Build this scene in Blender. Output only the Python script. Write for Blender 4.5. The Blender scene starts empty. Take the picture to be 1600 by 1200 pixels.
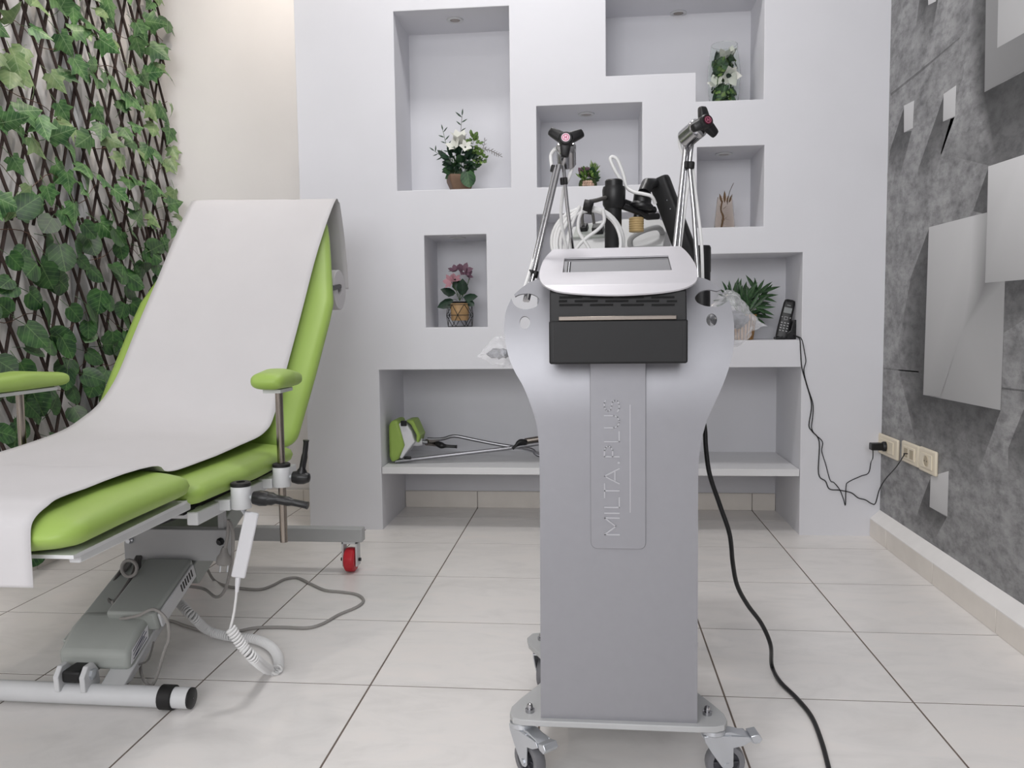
import bpy, bmesh, math, random
from mathutils import Vector, Matrix, noise as mnoise

# ------------------------------------------------------------------ camera, light, exposure
SC = bpy.context.scene
COL = SC.collection
FPX, CAM_H = 1270.4, 0.833
YAW, PITCH, ROLL = math.radians(5.612), math.radians(4.4535), math.radians(-0.7197)


def cam_axes():
    cy, sy, cp, sp = math.cos(YAW), math.sin(YAW), math.cos(PITCH), math.sin(PITCH)
    fwd = Vector((-sy * cp, cy * cp, -sp))
    right = Vector((cy, sy, 0))
    up = right.cross(fwd)
    cr, sr = math.cos(ROLL), math.sin(ROLL)
    return cr * right + sr * up, -sr * right + cr * up, fwd


AX_R, AX_U, AX_F = cam_axes()
EYE = Vector((0, 0, CAM_H))
cam_data = bpy.data.cameras.new('camera')
cam_data.sensor_fit = 'HORIZONTAL'
cam_data.sensor_width = 36
cam_data.lens = FPX / 1600 * 36
cam_data.clip_start = 0.02
cam = bpy.data.objects.new('camera', cam_data)
M4 = Matrix((AX_R, AX_U, -AX_F)).transposed().to_4x4()
M4.translation = EYE
cam.matrix_world = M4
COL.objects.link(cam)
SC.camera = cam

SC.view_settings.view_transform = 'Standard'
SC.view_settings.look = 'None'
SC.view_settings.gamma = 1
SC.view_settings.use_curve_mapping = False
SC.view_settings.exposure = -0.52

world = bpy.data.worlds.new('world')
SC.world = world
world.use_nodes = True
world.node_tree.nodes['Background'].inputs[0].default_value = (0.9, 0.95, 1, 1)
world.node_tree.nodes['Background'].inputs[1].default_value = 0.4


def area_light(name, loc, target, size, energy, color, size_y=None):
    d = bpy.data.lights.new(name, 'AREA')
    d.energy = energy
    d.color = color
    d.shape = 'RECTANGLE'
    d.size = size
    d.size_y = size_y or size
    o = bpy.data.objects.new(name, d)
    o.location = loc
    o.rotation_euler = (Vector(target) - Vector(loc)).to_track_quat('-Z', 'Y').to_euler()
    COL.objects.link(o)
    return o


area_light('ceiling_lamp', (-0.25, 2.4, 2.88), (-0.25, 2.4, 0), 0.5, 19.5, (1, 0.985, 0.975), 0.30)
area_light('ceiling_lamp', (-0.25, 0.7, 2.88), (-0.25, 0.7, 0), 0.5, 10, (1, 0.985, 0.975), 0.30)
area_light('window_light', (-0.5, -2.1, 1.8), (-0.3, 2.6, 0.3), 2.4, 106, (0.985, 0.99, 1.0), 1.5)
sp = bpy.data.lights.new('corner_downlight', 'SPOT')
sp.energy = 30
sp.color = (1, 0.88, 0.76)
sp.spot_size = math.radians(140)
sp.spot_blend = 0.8
sp.shadow_soft_size = 0.05
spo = bpy.data.objects.new('corner_downlight', sp)
spo.location = (-1.30, 3.08, 2.82)
COL.objects.link(spo)
sp2 = bpy.data.lights.new('left_wall_fill', 'SPOT')  # added fill spot, not a room lamp: brightens the wall behind the trellis
sp2.energy = 38
sp2.color = (1, 0.96, 0.93)
sp2.spot_size = math.radians(75)
sp2.spot_blend = 0.7
sp2.shadow_soft_size = 0.12
spo2 = bpy.data.objects.new('left_wall_fill', sp2)
spo2.location = (-0.95, 2.45, 2.84)
spo2.rotation_euler = (Vector((-1.93, 2.75, 1.35)) - Vector(spo2.location)).to_track_quat('-Z', 'Y').to_euler()
COL.objects.link(spo2)


def at(px, py, ax, v):
    d = AX_R * ((px - 800) / FPX) - AX_U * ((py - 600) / FPX) + AX_F
    i = 'XYZ'.index(ax)
    return EYE + d * ((v - EYE[i]) / d[i])


def V(*a):
    return Vector(a)


# ------------------------------------------------------------------ materials
def lin(c):
    return tuple((x / 255 / 12.92 if x / 255 < 0.04045 else ((x / 255 + 0.055) / 1.055) ** 2.4) for x in c)


def mat(name, rgb, rough=0.5, metal=0.0, var=0.06, scale=14, bump=0.0, spec=0.5, coat=0.0, rand=0.0, trans=0.0, alpha=1.0, ior=1.45, stretch=None):
    m = bpy.data.materials.new(name)
    m.use_nodes = True
    nt = m.node_tree
    b = nt.nodes['Principled BSDF']
    c = lin(rgb)
    b.inputs['Roughness'].default_value = rough
    b.inputs['Metallic'].default_value = metal
    b.inputs['Specular IOR Level'].default_value = spec
    b.inputs['Coat Weight'].default_value = coat
    b.inputs['Transmission Weight'].default_value = trans
    b.inputs['Alpha'].default_value = alpha
    b.inputs['IOR'].default_value = ior
    tc = nt.nodes.new('ShaderNodeTexCoord')
    mp = nt.nodes.new('ShaderNodeMapping')
    if stretch:
        mp.inputs['Scale'].default_value = stretch
    nt.links.new(tc.outputs['Object'], mp.inputs[0])
    nz = nt.nodes.new('ShaderNodeTexNoise')
    nz.inputs['Scale'].default_value = scale
    nz.inputs['Detail'].default_value = 4
    nt.links.new(mp.outputs[0], nz.inputs['Vector'])
    rp = nt.nodes.new('ShaderNodeValToRGB')
    rp.color_ramp.elements[0].position = 0.3
    rp.color_ramp.elements[1].position = 0.7
    rp.color_ramp.elements[0].color = tuple(max(0, x * (1 - var)) for x in c) + (1,)
    rp.color_ramp.elements[1].color = tuple(min(1, x * (1 + var)) for x in c) + (1,)
    nt.links.new(nz.outputs['Fac'], rp.inputs[0])
    out = rp.outputs[0]
    if rand:
        oi = nt.nodes.new('ShaderNodeObjectInfo')
        mr = nt.nodes.new('ShaderNodeMapRange')
        mr.inputs['To Min'].default_value = 1 - rand
        mr.inputs['To Max'].default_value = 1 + rand
        nt.links.new(oi.outputs['Random'], mr.inputs['Value'])
        hs = nt.nodes.new('ShaderNodeHueSaturation')
        nt.links.new(mr.outputs[0], hs.inputs['Value'])
        nt.links.new(out, hs.inputs['Color'])
        out = hs.outputs[0]
    nt.links.new(out, b.inputs['Base Color'])
    if bump:
        bp = nt.nodes.new('ShaderNodeBump')
        bp.inputs['Strength'].default_value = bump
        bp.inputs['Distance'].default_value = 0.002
        nt.links.new(nz.outputs['Fac'], bp.inputs['Height'])
        nt.links.new(bp.outputs[0], b.inputs['Normal'])
    return m


def leaf_mat(name, dark, light, vein, rand=0.25, rough=0.45):
    """leaf colour: dark/light mottling, lighter midrib and side veins in the leaf's own coordinates (leaf lies in x,y; tip at +y)"""
    m = bpy.data.materials.new(name)
    m.use_nodes = True
    nt = m.node_tree
    N, L = nt.nodes, nt.links
    b = N['Principled BSDF']
    b.inputs['Roughness'].default_value = rough
    tc = N.new('ShaderNodeTexCoord')
    oi = N.new('ShaderNodeObjectInfo')
    nz = N.new('ShaderNodeTexNoise')
    nz.noise_dimensions = '4D'
    nz.inputs['Scale'].default_value = 45
    L.new(tc.outputs['Object'], nz.inputs['Vector'])
    L.new(oi.outputs['Random'], nz.inputs['W'])
    rp = N.new('ShaderNodeValToRGB')
    rp.color_ramp.elements[0].position = 0.35
    rp.color_ramp.elements[1].position = 0.7
    rp.color_ramp.elements[0].color = lin(dark) + (1,)
    rp.color_ramp.elements[1].color = lin(light) + (1,)
    L.new(nz.outputs['Fac'], rp.inputs[0])
    sx = N.new('ShaderNodeSeparateXYZ')
    L.new(tc.outputs['Object'], sx.inputs[0])

    def mth(op, a, bb=None):
        n = N.new('ShaderNodeMath')
        n.operation = op
        for i, q in enumerate((a, bb)):
            if q is None:
                continue
            if isinstance(q, (int, float)):
                n.inputs[i].default_value = q
            else:
                L.new(q, n.inputs[i])
        return n.outputs[0]
    ax = mth('ABSOLUTE', sx.outputs['X'])
    mid = mth('LESS_THAN', ax, 0.0011)
    # side veins: stripes of (y - 0.8|x|)
    st = mth('SUBTRACT', sx.outputs['Y'], mth('MULTIPLY', ax, 0.8))
    fr = mth('FRACT', mth('MULTIPLY', st, 70.0))
    sv = mth('MULTIPLY', mth('LESS_THAN', fr, 0.12), 0.7)
    vm = mth('MAXIMUM', mid, sv)
    mx = N.new('ShaderNodeMixRGB')
    L.new(mth('MULTIPLY', vm, 0.42), mx.inputs[0])
    L.new(rp.outputs[0], mx.inputs[1])
    mx.inputs[2].default_value = lin(vein) + (1,)
    mr = N.new('ShaderNodeMapRange')
    mr.inputs['To Min'].default_value = 1 - rand
    mr.inputs['To Max'].default_value = 1 + rand
    L.new(oi.outputs['Random'], mr.inputs['Value'])
    hs = N.new('ShaderNodeHueSaturation')
    L.new(mr.outputs[0], hs.inputs['Value'])
    L.new(mx.outputs[0], hs.inputs['Color'])
    L.new(hs.outputs[0], b.inputs['Base Color'])
    return m


MT = {}
MT['wall'] = mat('white_wall_paint', (221, 221, 226), 0.75, var=0.012, scale=5, bump=0.03)
MT['wall_warm'] = mat('off_white_wall_paint', (240, 237, 236), 0.8, var=0.015, scale=5, bump=0.03)
MT['ceil'] = mat('ceiling_paint', (235, 235, 235), 0.85, var=0.01)
MT['grout'] = mat('brown_grout', (112, 101, 94), 0.9, var=0.12, scale=30)
MT['grout_light'] = mat('pale_grout', (190, 182, 175), 0.9, var=0.08, scale=30)
MT['plaster'] = mat('plaster_ledge', (236, 234, 233), 0.8, var=0.03, scale=12, bump=0.1)
MT['shelf'] = mat('white_board', (226, 226, 228), 0.5, var=0.01)
MT['green'] = mat('lime_green_vinyl', (152, 180, 88), 0.45, var=0.04, scale=8, bump=0.02)
MT['paper'] = mat('white_couch_paper', (198, 196, 198), 0.85, var=0.012, scale=9, bump=0.04)
MT['steel_white'] = mat('white_powder_coat', (205, 206, 208), 0.4, var=0.03)
MT['steel_grey'] = mat('light_grey_powder_coat', (178, 179, 180), 0.42, var=0.03)
MT['grey_plastic'] = mat('grey_green_plastic', (158, 162, 158), 0.5, var=0.03)
MT['black'] = mat('black_plastic', (22, 22, 24), 0.38, var=0.1)
MT['black_matte'] = mat('matte_black_metal', (19, 19, 21), 0.55, var=0.06)
MT['rubber'] = mat('black_rubber', (26, 25, 26), 0.6, var=0.1)
MT['chrome'] = mat('polished_chrome', (182, 182, 185), 0.14, 1.0, var=0.02)
MT['chrome_soft'] = mat('dull_chrome', (150, 150, 154), 0.32, 1.0, var=0.05)  # greyer and rougher than the polished chrome
MT['stainless'] = mat('brushed_stainless', (150, 142, 134), 0.22, 1.0, var=0.05, scale=40)
MT['red'] = mat('red_polyurethane', (190, 40, 52), 0.4, var=0.08)
MT['silver'] = mat('silver_paint', (149, 149, 154), 0.42, 0.5, var=0.012, scale=60, spec=0.5)
MT['silver_plate'] = mat('satin_silver_plate', (200, 198, 203), 0.42, 0.3, var=0.01, scale=60)
MT['screen'] = mat('dark_glass', (10, 10, 12), 0.04, var=0.02, spec=0.8, coat=1.0)
MT['zinc'] = mat('zinc_plate', (200, 203, 208), 0.28, 0.75, var=0.05)
MT['wheel_grey'] = mat('smoky_grey_tyre', (112, 112, 116), 0.35, var=0.08)
MT['wheel_hub'] = mat('dark_grey_hub', (60, 60, 66), 0.4, var=0.08)
MT['cable_white'] = mat('white_cable', (226, 226, 226), 0.4, var=0.02)
MT['cable_grey'] = mat('grey_cable', (150, 147, 144), 0.5, var=0.05)
MT['cable_dark'] = mat('dark_grey_cable', (92, 90, 88), 0.5, var=0.05)
MT['white_plastic'] = mat('white_plastic', (222, 222, 226), 0.4, var=0.02)
MT['cream'] = mat('cream_plastic', (226, 216, 196), 0.4, var=0.03)
MT['cream_dark'] = mat('cream_recess', (176, 164, 142), 0.5, var=0.05)
MT['ink'] = mat('dark_print', (70, 72, 90), 0.6, var=0.1)
MT['rod'] = mat('dark_willow', (62, 48, 44), 0.7, var=0.25, scale=40, bump=0.3)
MT['vine'] = mat('brown_vine', (98, 72, 58), 0.7, var=0.2)
MT['terracotta'] = mat('brown_clay', (112, 88, 70), 0.6, var=0.1, scale=25, bump=0.2)
MT['bamboo'] = mat('bamboo_slat', (150, 112, 66), 0.5, var=0.2, scale=30, stretch=(4, 4, 0.6))
MT['bamboo_gap'] = mat('dark_pot_core', (44, 34, 26), 0.7, var=0.1)
MT['tan'] = mat('tan_pot', (176, 142, 100), 0.5, var=0.12, scale=30)
MT['gold'] = mat('gold_ribs', (190, 164, 116), 0.45, 0.15, var=0.15)
MT['petal_white'] = mat('white_petal', (226, 226, 218), 0.6, var=0.05)
MT['petal_pink'] = mat('pink_petal', (200, 150, 160), 0.6, var=0.15, scale=40)
MT['petal_mauve'] = mat('mauve_petal', (128, 96, 112), 0.6, var=0.2, scale=40)
MT['lime_flower'] = mat('lime_floret', (120, 150, 66), 0.6, var=0.3, scale=80)
MT['stem'] = mat('green_stem', (70, 96, 50), 0.6, var=0.15)
MT['twig'] = mat('grey_twig', (104, 98, 92), 0.7, var=0.2)
MT['dry'] = mat('dry_brown_plant', (104, 80, 54), 0.7, var=0.3, scale=50)
MT['pebble'] = mat('pink_brown_pebble', (184, 156, 138), 0.5, var=0.2, scale=40, rand=0.2)
MT['moss'] = mat('moss', (60, 74, 40), 0.9, var=0.4, scale=80, bump=0.5)
MT['glass'] = mat('clear_glass', (248, 251, 249), 0.02, var=0.0, trans=1.0, ior=1.08)
MT['glass_tan'] = mat('tan_glass', (250, 243, 236), 0.03, var=0.0, trans=1.0, ior=1.12)
MT['plastic_bag'] = mat('clear_plastic_film', (236, 236, 240), 0.18, var=0.02, alpha=0.26, spec=0.9)
MT['foil'] = mat('crumpled_grey_foil', (120, 122, 128), 0.3, 0.4, var=0.4, scale=90, bump=0.6)
MT['key'] = mat('pale_key_print', (170, 170, 172), 0.5, var=0.03)
MT['lcd'] = mat('grey_lcd', (104, 108, 108), 0.25, var=0.03)
MT['emblem_white'] = mat('white_emblem', (236, 214, 226), 0.4, var=0.02)
MT['emblem_pink'] = mat('pink_emblem', (190, 70, 112), 0.4, var=0.03)
MT['emblem_ring'] = mat('rose_emblem_ring', (170, 96, 120), 0.4, var=0.03)
MT['emblem_dark'] = mat('dark_red_emblem', (74, 14, 34), 0.35, var=0.03)
MT['ivy'] = leaf_mat('ivy_leaf', (40, 80, 42), (92, 132, 74), (160, 184, 138), 0.3)
MT['ivy_pale'] = leaf_mat('pale_ivy_leaf', (92, 122, 74), (138, 158, 108), (172, 186, 150), 0.2)
MT['round'] = leaf_mat('round_leaf', (24, 54, 30), (58, 98, 46), (118, 150, 92), 0.3)
MT['plant'] = leaf_mat('plant_leaf', (24, 52, 30), (50, 86, 46), (90, 124, 76), 0.3)
MT['plant_light'] = leaf_mat('light_plant_leaf', (66, 100, 42), (116, 142, 70), (150, 170, 110), 0.25)
MT['plant_dark'] = leaf_mat('dark_plant_leaf', (18, 40, 28), (34, 62, 42), (60, 90, 66), 0.25)


def tile_mat():
    m = bpy.data.materials.new('marbled_cream_tile')
    m.use_nodes = True
    nt = m.node_tree
    N, L = nt.nodes, nt.links
    b = N['Principled BSDF']
    b.inputs['Roughness'].default_value = 0.32
    tc = N.new('ShaderNodeTexCoord')
    oi = N.new('ShaderNodeObjectInfo')
    mp = N.new('ShaderNodeMapping')
    mp.inputs['Scale'].default_value = (1.0, 2.2, 1)
    mp.inputs['Rotation'].default_value = (0, 0, 0.35)
    L.new(tc.outputs['Object'], mp.inputs[0])
    nz = N.new('ShaderNodeTexNoise')
    nz.noise_dimensions = '4D'
    nz.inputs['Scale'].default_value = 4.5
    nz.inputs['Detail'].default_value = 7
    nz.inputs['Roughness'].default_value = 0.6
    nz.inputs['Distortion'].default_value = 1.4
    mu = N.new('ShaderNodeMath')
    mu.operation = 'MULTIPLY'
    mu.inputs[1].default_value = 60
    L.new(oi.outputs['Random'], mu.inputs[0])
    L.new(mu.outputs[0], nz.inputs['W'])
    L.new(mp.outputs[0], nz.inputs['Vector'])
    rp = N.new('ShaderNodeValToRGB')
    e = rp.color_ramp.elements
    e[0].position = 0.3
    e[0].color = lin((224, 221, 219)) + (1,)
    e[1].position = 0.52
    e[1].color = lin((234, 231, 229)) + (1,)
    x = e.new(0.72)
    x.color = lin((238, 233, 230)) + (1,)
    L.new(nz.outputs['Fac'], rp.inputs[0])
    L.new(rp.outputs[0], b.inputs['Base Color'])
    return m


MT['tile'] = tile_mat()


def skirting_mat():
    m = mat('beige_skirting_tile', (226, 220, 213), 0.35, var=0.05, scale=9, rand=0.03)
    return m


MT['skirt'] = skirting_mat()


def concrete_mat():
    """printed concrete wallpaper: the colour attribute 'print' holds the printed tone, 'plain' how flat the print is there"""
    m = bpy.data.materials.new('printed_concrete_wallpaper')
    m.use_nodes = True
    nt = m.node_tree
    N, L = nt.nodes, nt.links
    b = N['Principled BSDF']
    b.inputs['Roughness'].default_value = 0.62
    at_ = N.new('ShaderNodeAttribute')
    at_.attribute_name = 'print'
    tc = N.new('ShaderNodeTexCoord')
    mp = N.new('ShaderNodeMapping')
    mp.inputs['Scale'].default_value = (1, 1, 1.8)
    L.new(tc.outputs['Object'], mp.inputs[0])
    n1 = N.new('ShaderNodeTexNoise')
    n1.inputs['Scale'].default_value = 6.5
    n1.inputs['Detail'].default_value = 9
    n1.inputs['Roughness'].default_value = 0.66
    n1.inputs['Distortion'].default_value = 0.2
    L.new(mp.outputs[0], n1.inputs['Vector'])
    r1 = N.new('ShaderNodeValToRGB')
    e = r1.color_ramp.elements
    e[0].position = 0.25
    e[0].color = (0.52, 0.52, 0.53, 1)
    e[1].position = 0.75
    e[1].color = (1.36, 1.36, 1.36, 1)
    L.new(n1.outputs['Fac'], r1.inputs[0])
    n2 = N.new('ShaderNodeTexNoise')
    n2.inputs['Scale'].default_value = 17
    n2.inputs['Detail'].default_value = 5
    n2.inputs['Roughness'].default_value = 0.7
    L.new(mp.outputs[0], n2.inputs['Vector'])
    r2 = N.new('ShaderNodeValToRGB')
    e = r2.color_ramp.elements
    e[0].position = 0.30
    e[0].color = (0.45, 0.45, 0.46, 1)
    e[1].position = 0.56
    e[1].color = (1.16, 1.16, 1.16, 1)
    L.new(n2.outputs['Fac'], r2.inputs[0])
    mx = N.new('ShaderNodeMixRGB')
    mx.blend_type = 'MULTIPLY'
    mx.inputs[0].default_value = 0.8
    L.new(r1.outputs[0], mx.inputs[1])
    L.new(r2.outputs[0], mx.inputs[2])
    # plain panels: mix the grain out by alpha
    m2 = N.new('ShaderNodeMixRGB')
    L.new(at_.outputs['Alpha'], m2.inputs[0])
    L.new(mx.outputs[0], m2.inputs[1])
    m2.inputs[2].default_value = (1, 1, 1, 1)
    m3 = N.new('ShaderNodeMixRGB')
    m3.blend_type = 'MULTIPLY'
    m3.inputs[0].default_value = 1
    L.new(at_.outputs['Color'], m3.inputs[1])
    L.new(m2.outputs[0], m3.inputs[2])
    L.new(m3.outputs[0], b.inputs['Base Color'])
    return m


MT['mural'] = concrete_mat()

# ------------------------------------------------------------------ mesh helpers (world coordinates, shifted to the parent's origin on build)
ORG = {}


def empty(name, loc, label=None, cat=None, group=None):
    o = bpy.data.objects.new(name, None)
    o.empty_display_size = 0.05
    o.location = loc
    COL.objects.link(o)
    ORG[o] = Vector(loc)
    tag(o, label, cat, group)
    return o


def tag(o, label=None, cat=None, group=None, kind=None):
    for k, v in (('label', label), ('category', cat), ('group', group), ('kind', kind)):
        if v:
            o[k] = v
    return o


def frame(d, up=(0, 0, 1)):
    d = Vector(d).normalized()
    up = Vector(up)
    if abs(d.dot(up.normalized())) > 0.98:
        up = Vector((0, 1, 0)) if abs(d.y) < 0.9 else Vector((1, 0, 0))
    s = d.cross(up).normalized()
    u = s.cross(d).normalized()
    return s, u, d


def catmull(pts, n=6, closed=False):
    pts = [Vector(p) for p in pts]
    if len(pts) < 3:
        return pts
    out = []
    N = len(pts)
    rng = range(N if closed else N - 1)
    for i in rng:
        if closed:
            p0, p1, p2, p3 = pts[i - 1], pts[i], pts[(i + 1) % N], pts[(i + 2) % N]
        else:
            p0, p1, p2, p3 = pts[max(i - 1, 0)], pts[i], pts[i + 1], pts[min(i + 2, N - 1)]
        for k in range(n):
            t = k / n
            out.append(0.5 * ((2 * p1) + (p2 - p0) * t + (2 * p0 - 5 * p1 + 4 * p2 - p3) * t * t + (3 * p1 - p0 - 3 * p2 + p3) * t ** 3))
    if not closed:
        out.append(pts[-1])
    return out


class MB:
    def __init__(self):
        self.v, self.f = [], []

    def add(self, vs, fs):
        k = len(self.v)
        self.v += [Vector(p) for p in vs]
        self.f += [tuple(i + k for i in f) for f in fs]
        return self

    def box(self, c, s, m=None):
        c = Vector(c)
        vs = []
        for x in (-1, 1):
            for y in (-1, 1):
                for z in (-1, 1):
                    p = Vector((x * s[0] / 2, y * s[1] / 2, z * s[2] / 2))
                    vs.append(c + (m @ p if m else p))
        return self.add(vs, [(0, 1, 3, 2), (4, 6, 7, 5), (0, 4, 5, 1), (2, 3, 7, 6), (0, 2, 6, 4), (1, 5, 7, 3)])

    def bx(self, x0, x1, y0, y1, z0, z1):
        return self.box(((x0 + x1) / 2, (y0 + y1) / 2, (z0 + z1) / 2), (abs(x1 - x0), abs(y1 - y0), abs(z1 - z0)))

    def tube(self, pts, r, n=8, closed=False, caps=True):
        pts = [Vector(p) for p in pts]
        N = len(pts)
        rings = []
        u = None
        for i, p in enumerate(pts):
            if closed:
                d = pts[(i + 1) % N] - pts[i - 1]
            else:
                d = pts[min(i + 1, N - 1)] - pts[max(i - 1, 0)]
            if d.length < 1e-9:
                d = Vector((0, 0, 1))
            d.normalize()
            if u is None:
                s, u, _ = frame(d)
            else:
                u = (u - d * u.dot(d))
                if u.length < 1e-6:
                    s, u, _ = frame(d)
                u.normalize()
            s = d.cross(u)
            rr = r[i] if isinstance(r, (list, tuple)) else r
            rings.append([p + (s * math.cos(a) + u * math.sin(a)) * rr for a in [2 * math.pi * k / n for k in range(n)]])
        return self.loft(rings, closed, caps)

    def loft(self, rings, closed=False, caps=True):
        n = len(rings[0])
        vs = [p for r in rings for p in r]
        fs = []
        R = len(rings)
        for i in range(R if closed else R - 1):
            j = (i + 1) % R
            for k in range(n):
                l = (k + 1) % n
                fs.append((i * n + k, i * n + l, j * n + l, j * n + k))
        if caps and not closed:
            fs.append(tuple(reversed(range(n))))
            fs.append(tuple((R - 1) * n + k for k in range(n)))
        return self.add(vs, fs)

    def lathe(self, prof, c=(0, 0, 0), axis=(0, 0, 1), n=16, caps=True):
        s, u, d = frame(axis)
        c = Vector(c)
        rings = [[c + d * z + (s * math.cos(2 * math.pi * k / n) + u * math.sin(2 * math.pi * k / n)) * max(r, 1e-5) for k in range(n)] for r, z in prof]
        return self.loft(rings, False, caps)

    def prism(self, poly, d0, d1, fn):
        """poly: 2-D outline; fn(a, b, depth) -> world point"""
        n = len(poly)
        vs = [fn(a, b, d0) for a, b in poly] + [fn(a, b, d1) for a, b in poly]
        fs = [tuple(range(n)), tuple(reversed(range(n, 2 * n)))]
        for i in range(n):
            j = (i + 1) % n
            fs.append((i, i + n, j + n, j))
        return self.add(vs, fs)

    def grid(self, rows):
        n = len(rows[0])
        vs = [p for r in rows for p in r]
        fs = []
        for i in range(len(rows) - 1):
            for k in range(n - 1):
                fs.append((i * n + k, i * n + k + 1, (i + 1) * n + k + 1, (i + 1) * n + k))
        return self.add(vs, fs)

    def mesh(self, name, mtl, smooth=35, weld=False):
        me = bpy.data.meshes.new(name)
        bm = bmesh.new()
        vv = [bm.verts.new(p) for p in self.v]
        for f in self.f:
            try:
                bm.faces.new([vv[i] for i in f])
            except ValueError:
                pass
        if weld:
            bmesh.ops.remove_doubles(bm, verts=bm.verts, dist=1e-5)
        bmesh.ops.recalc_face_normals(bm, faces=bm.faces)
        bm.to_mesh(me)
        bm.free()
        me.materials.append(mtl)
        if smooth:
            me.polygons.foreach_set('use_smooth', [True] * len(me.polygons))
            me.set_sharp_from_angle(angle=math.radians(smooth))
        return me

    def build(self, name, mtl, parent=None, smooth=35, bevel=0, seg=2, weld=False, loc=None, subsurf=0):
        """links the mesh as one object; its origin is the parent's origin, or loc, or (for a top-level mesh) the middle of its base"""
        if parent is not None:
            org = ORG[parent]
        elif loc is not None:
            org = Vector(loc)
        else:
            xs = [p.x for p in self.v]
            ys = [p.y for p in self.v]
            org = Vector(((min(xs) + max(xs)) / 2, (min(ys) + max(ys)) / 2, min(p.z for p in self.v)))
        self.v = [p - org for p in self.v]
        me = self.mesh(name, mtl, smooth, weld)
        o = bpy.data.objects.new(name, me)
        COL.objects.link(o)
        if parent is not None:
            o.parent = parent
        else:
            o.location = org
        ORG[o] = org
        if bevel:
            md = o.modifiers.new('bevel', 'BEVEL')
            md.width = bevel
            md.segments = seg
            md.limit_method = 'ANGLE'
            md.angle_limit = math.radians(40)
        if subsurf:
            md = o.modifiers.new('sub', 'SUBSURF')
            md.levels = md.render_levels = subsurf
        return o


def inst(me, name, parent, loc, rot=None, scale=1.0):
    """one more object on shared mesh data"""
    o = bpy.data.objects.new(name, me)
    COL.objects.link(o)
    o.parent = parent
    base = ORG[parent] if parent else Vector((0, 0, 0))
    m = (rot.to_4x4() if rot else Matrix.Identity(4)) @ Matrix.Scale(scale, 4)
    m.translation = Vector(loc) - base
    o.matrix_local = m
    return o


def copy_tree(o, parent=None):
    c = o.copy()
    COL.objects.link(c)
    c.parent = parent
    for ch in list(o.children):
        copy_tree(ch, c)
    return c


def sring(c, s, u, a, b, e=4.0, n=28):
    """superellipse ring round c in the plane (s, u)"""
    out = []
    for k in range(n):
        t = 2 * math.pi * k / n
        ct, st = math.cos(t), math.sin(t)
        out.append(c + s * (a * math.copysign(abs(ct) ** (2 / e), ct)) + u * (b * math.copysign(abs(st) ** (2 / e), st)))
    return out


def cushion(mb, path, side, widths, th, r_end=0.03, e=4.0, n=28, ext=None):
    """upholstered slab: path = centre points, widths = half widths, th = half thicknesses"""
    P = [Vector(p) for p in path]
    rings = []
    N = len(P)
    L = [0]
    for i in range(1, N):
        L.append(L[-1] + (P[i] - P[i - 1]).length)
    tot = L[-1]
    ts = []
    for k in range(7):
        ts.append(r_end * (1 - math.cos(k / 6 * math.pi / 2)))
    m = 12
    for k in range(1, m):
        ts.append(r_end + (tot - 2 * r_end) * k / m)
    for k in range(7):
        ts.append(tot - r_end + r_end * math.sin(k / 6 * math.pi / 2))

    def samp(arr, t):
        for i in range(1, N):
            if t <= L[i] + 1e-9:
                f = (t - L[i - 1]) / (L[i] - L[i - 1])
                return arr[i - 1] * (1 - f) + arr[i] * f
        return arr[-1]
    side = Vector(side)
    for t in ts:
        c = samp(P, t)
        d = (samp(P, min(t + 0.02, tot)) - samp(P, max(t - 0.02, 0))).normalized()
        u = side.cross(d).normalized()
        q = min(t, tot - t)
        k = 1.0 if q >= r_end else math.sqrt(max(0.0, 1 - ((r_end - q) / r_end) ** 2))
        a = samp(widths, t) - r_end * 0.8 * (1 - k)
        b = samp(th, t) * max(k, 0.06)
        rings.append(sring(c, side, u, a, b, e, n))
    return mb.loft(rings)

# ================================================================== THE ROOM
XL, XR, YB, YF, ZC = -1.93, 1.085, 3.57, -2.3, 2.92
YN, YNB = 3.155, 3.42          # face of the niche wall, back of its upper niches


def struct(o):
    o['kind'] = 'structure'
    return o


floor = struct(MB().bx(XL - 0.1, XR + 0.1, YF - 0.1, YB + 0.1, -0.06, -0.0008).build('floor', MT['grout'], loc=(0, 0, 0)))
tile_me = None
TX0, TY0, TS = -0.511, 2.973, 0.40


def floor_tile(x0, x1, y0, y1):
    w, d = x1 - x0, y1 - y0
    full = abs(w - TS) < 1e-3 and abs(d - TS) < 1e-3
    global tile_me
    if full and tile_me:
        me = tile_me
    else:
        g = 0.0021
        b = MB().bx(-w / 2 + g, w / 2 - g, -d / 2 + g, d / 2 - g, -0.008, 0)
        bm = bmesh.new()
        me = b.mesh('tile', MT['tile'], 0)
        bm.from_mesh(me)
        bmesh.ops.bevel(bm, geom=[e for e in bm.edges if e.verts[0].co.z > -0.001 and e.verts[1].co.z > -0.001], offset=0.0004, segments=1, affect='EDGES')
        bm.to_mesh(me)
        bm.free()
        if full:
            tile_me = me
    inst(me, 'tile', floor, ((x0 + x1) / 2, (y0 + y1) / 2, 0))


xs = [XL] + [TX0 + k * TS for k in range(-3, 4)] + [XR]
ys = [TY0 + k * TS for k in range(-9, 2)] + [YB]
for i in range(len(xs) - 1):
    for j in range(len(ys) - 1):
        floor_tile(xs[i], xs[i + 1], ys[j], ys[j + 1])
# nearer than the frame: one strip of the same tiles
floor_tile(XL, XR, YF, ys[0])

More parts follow.
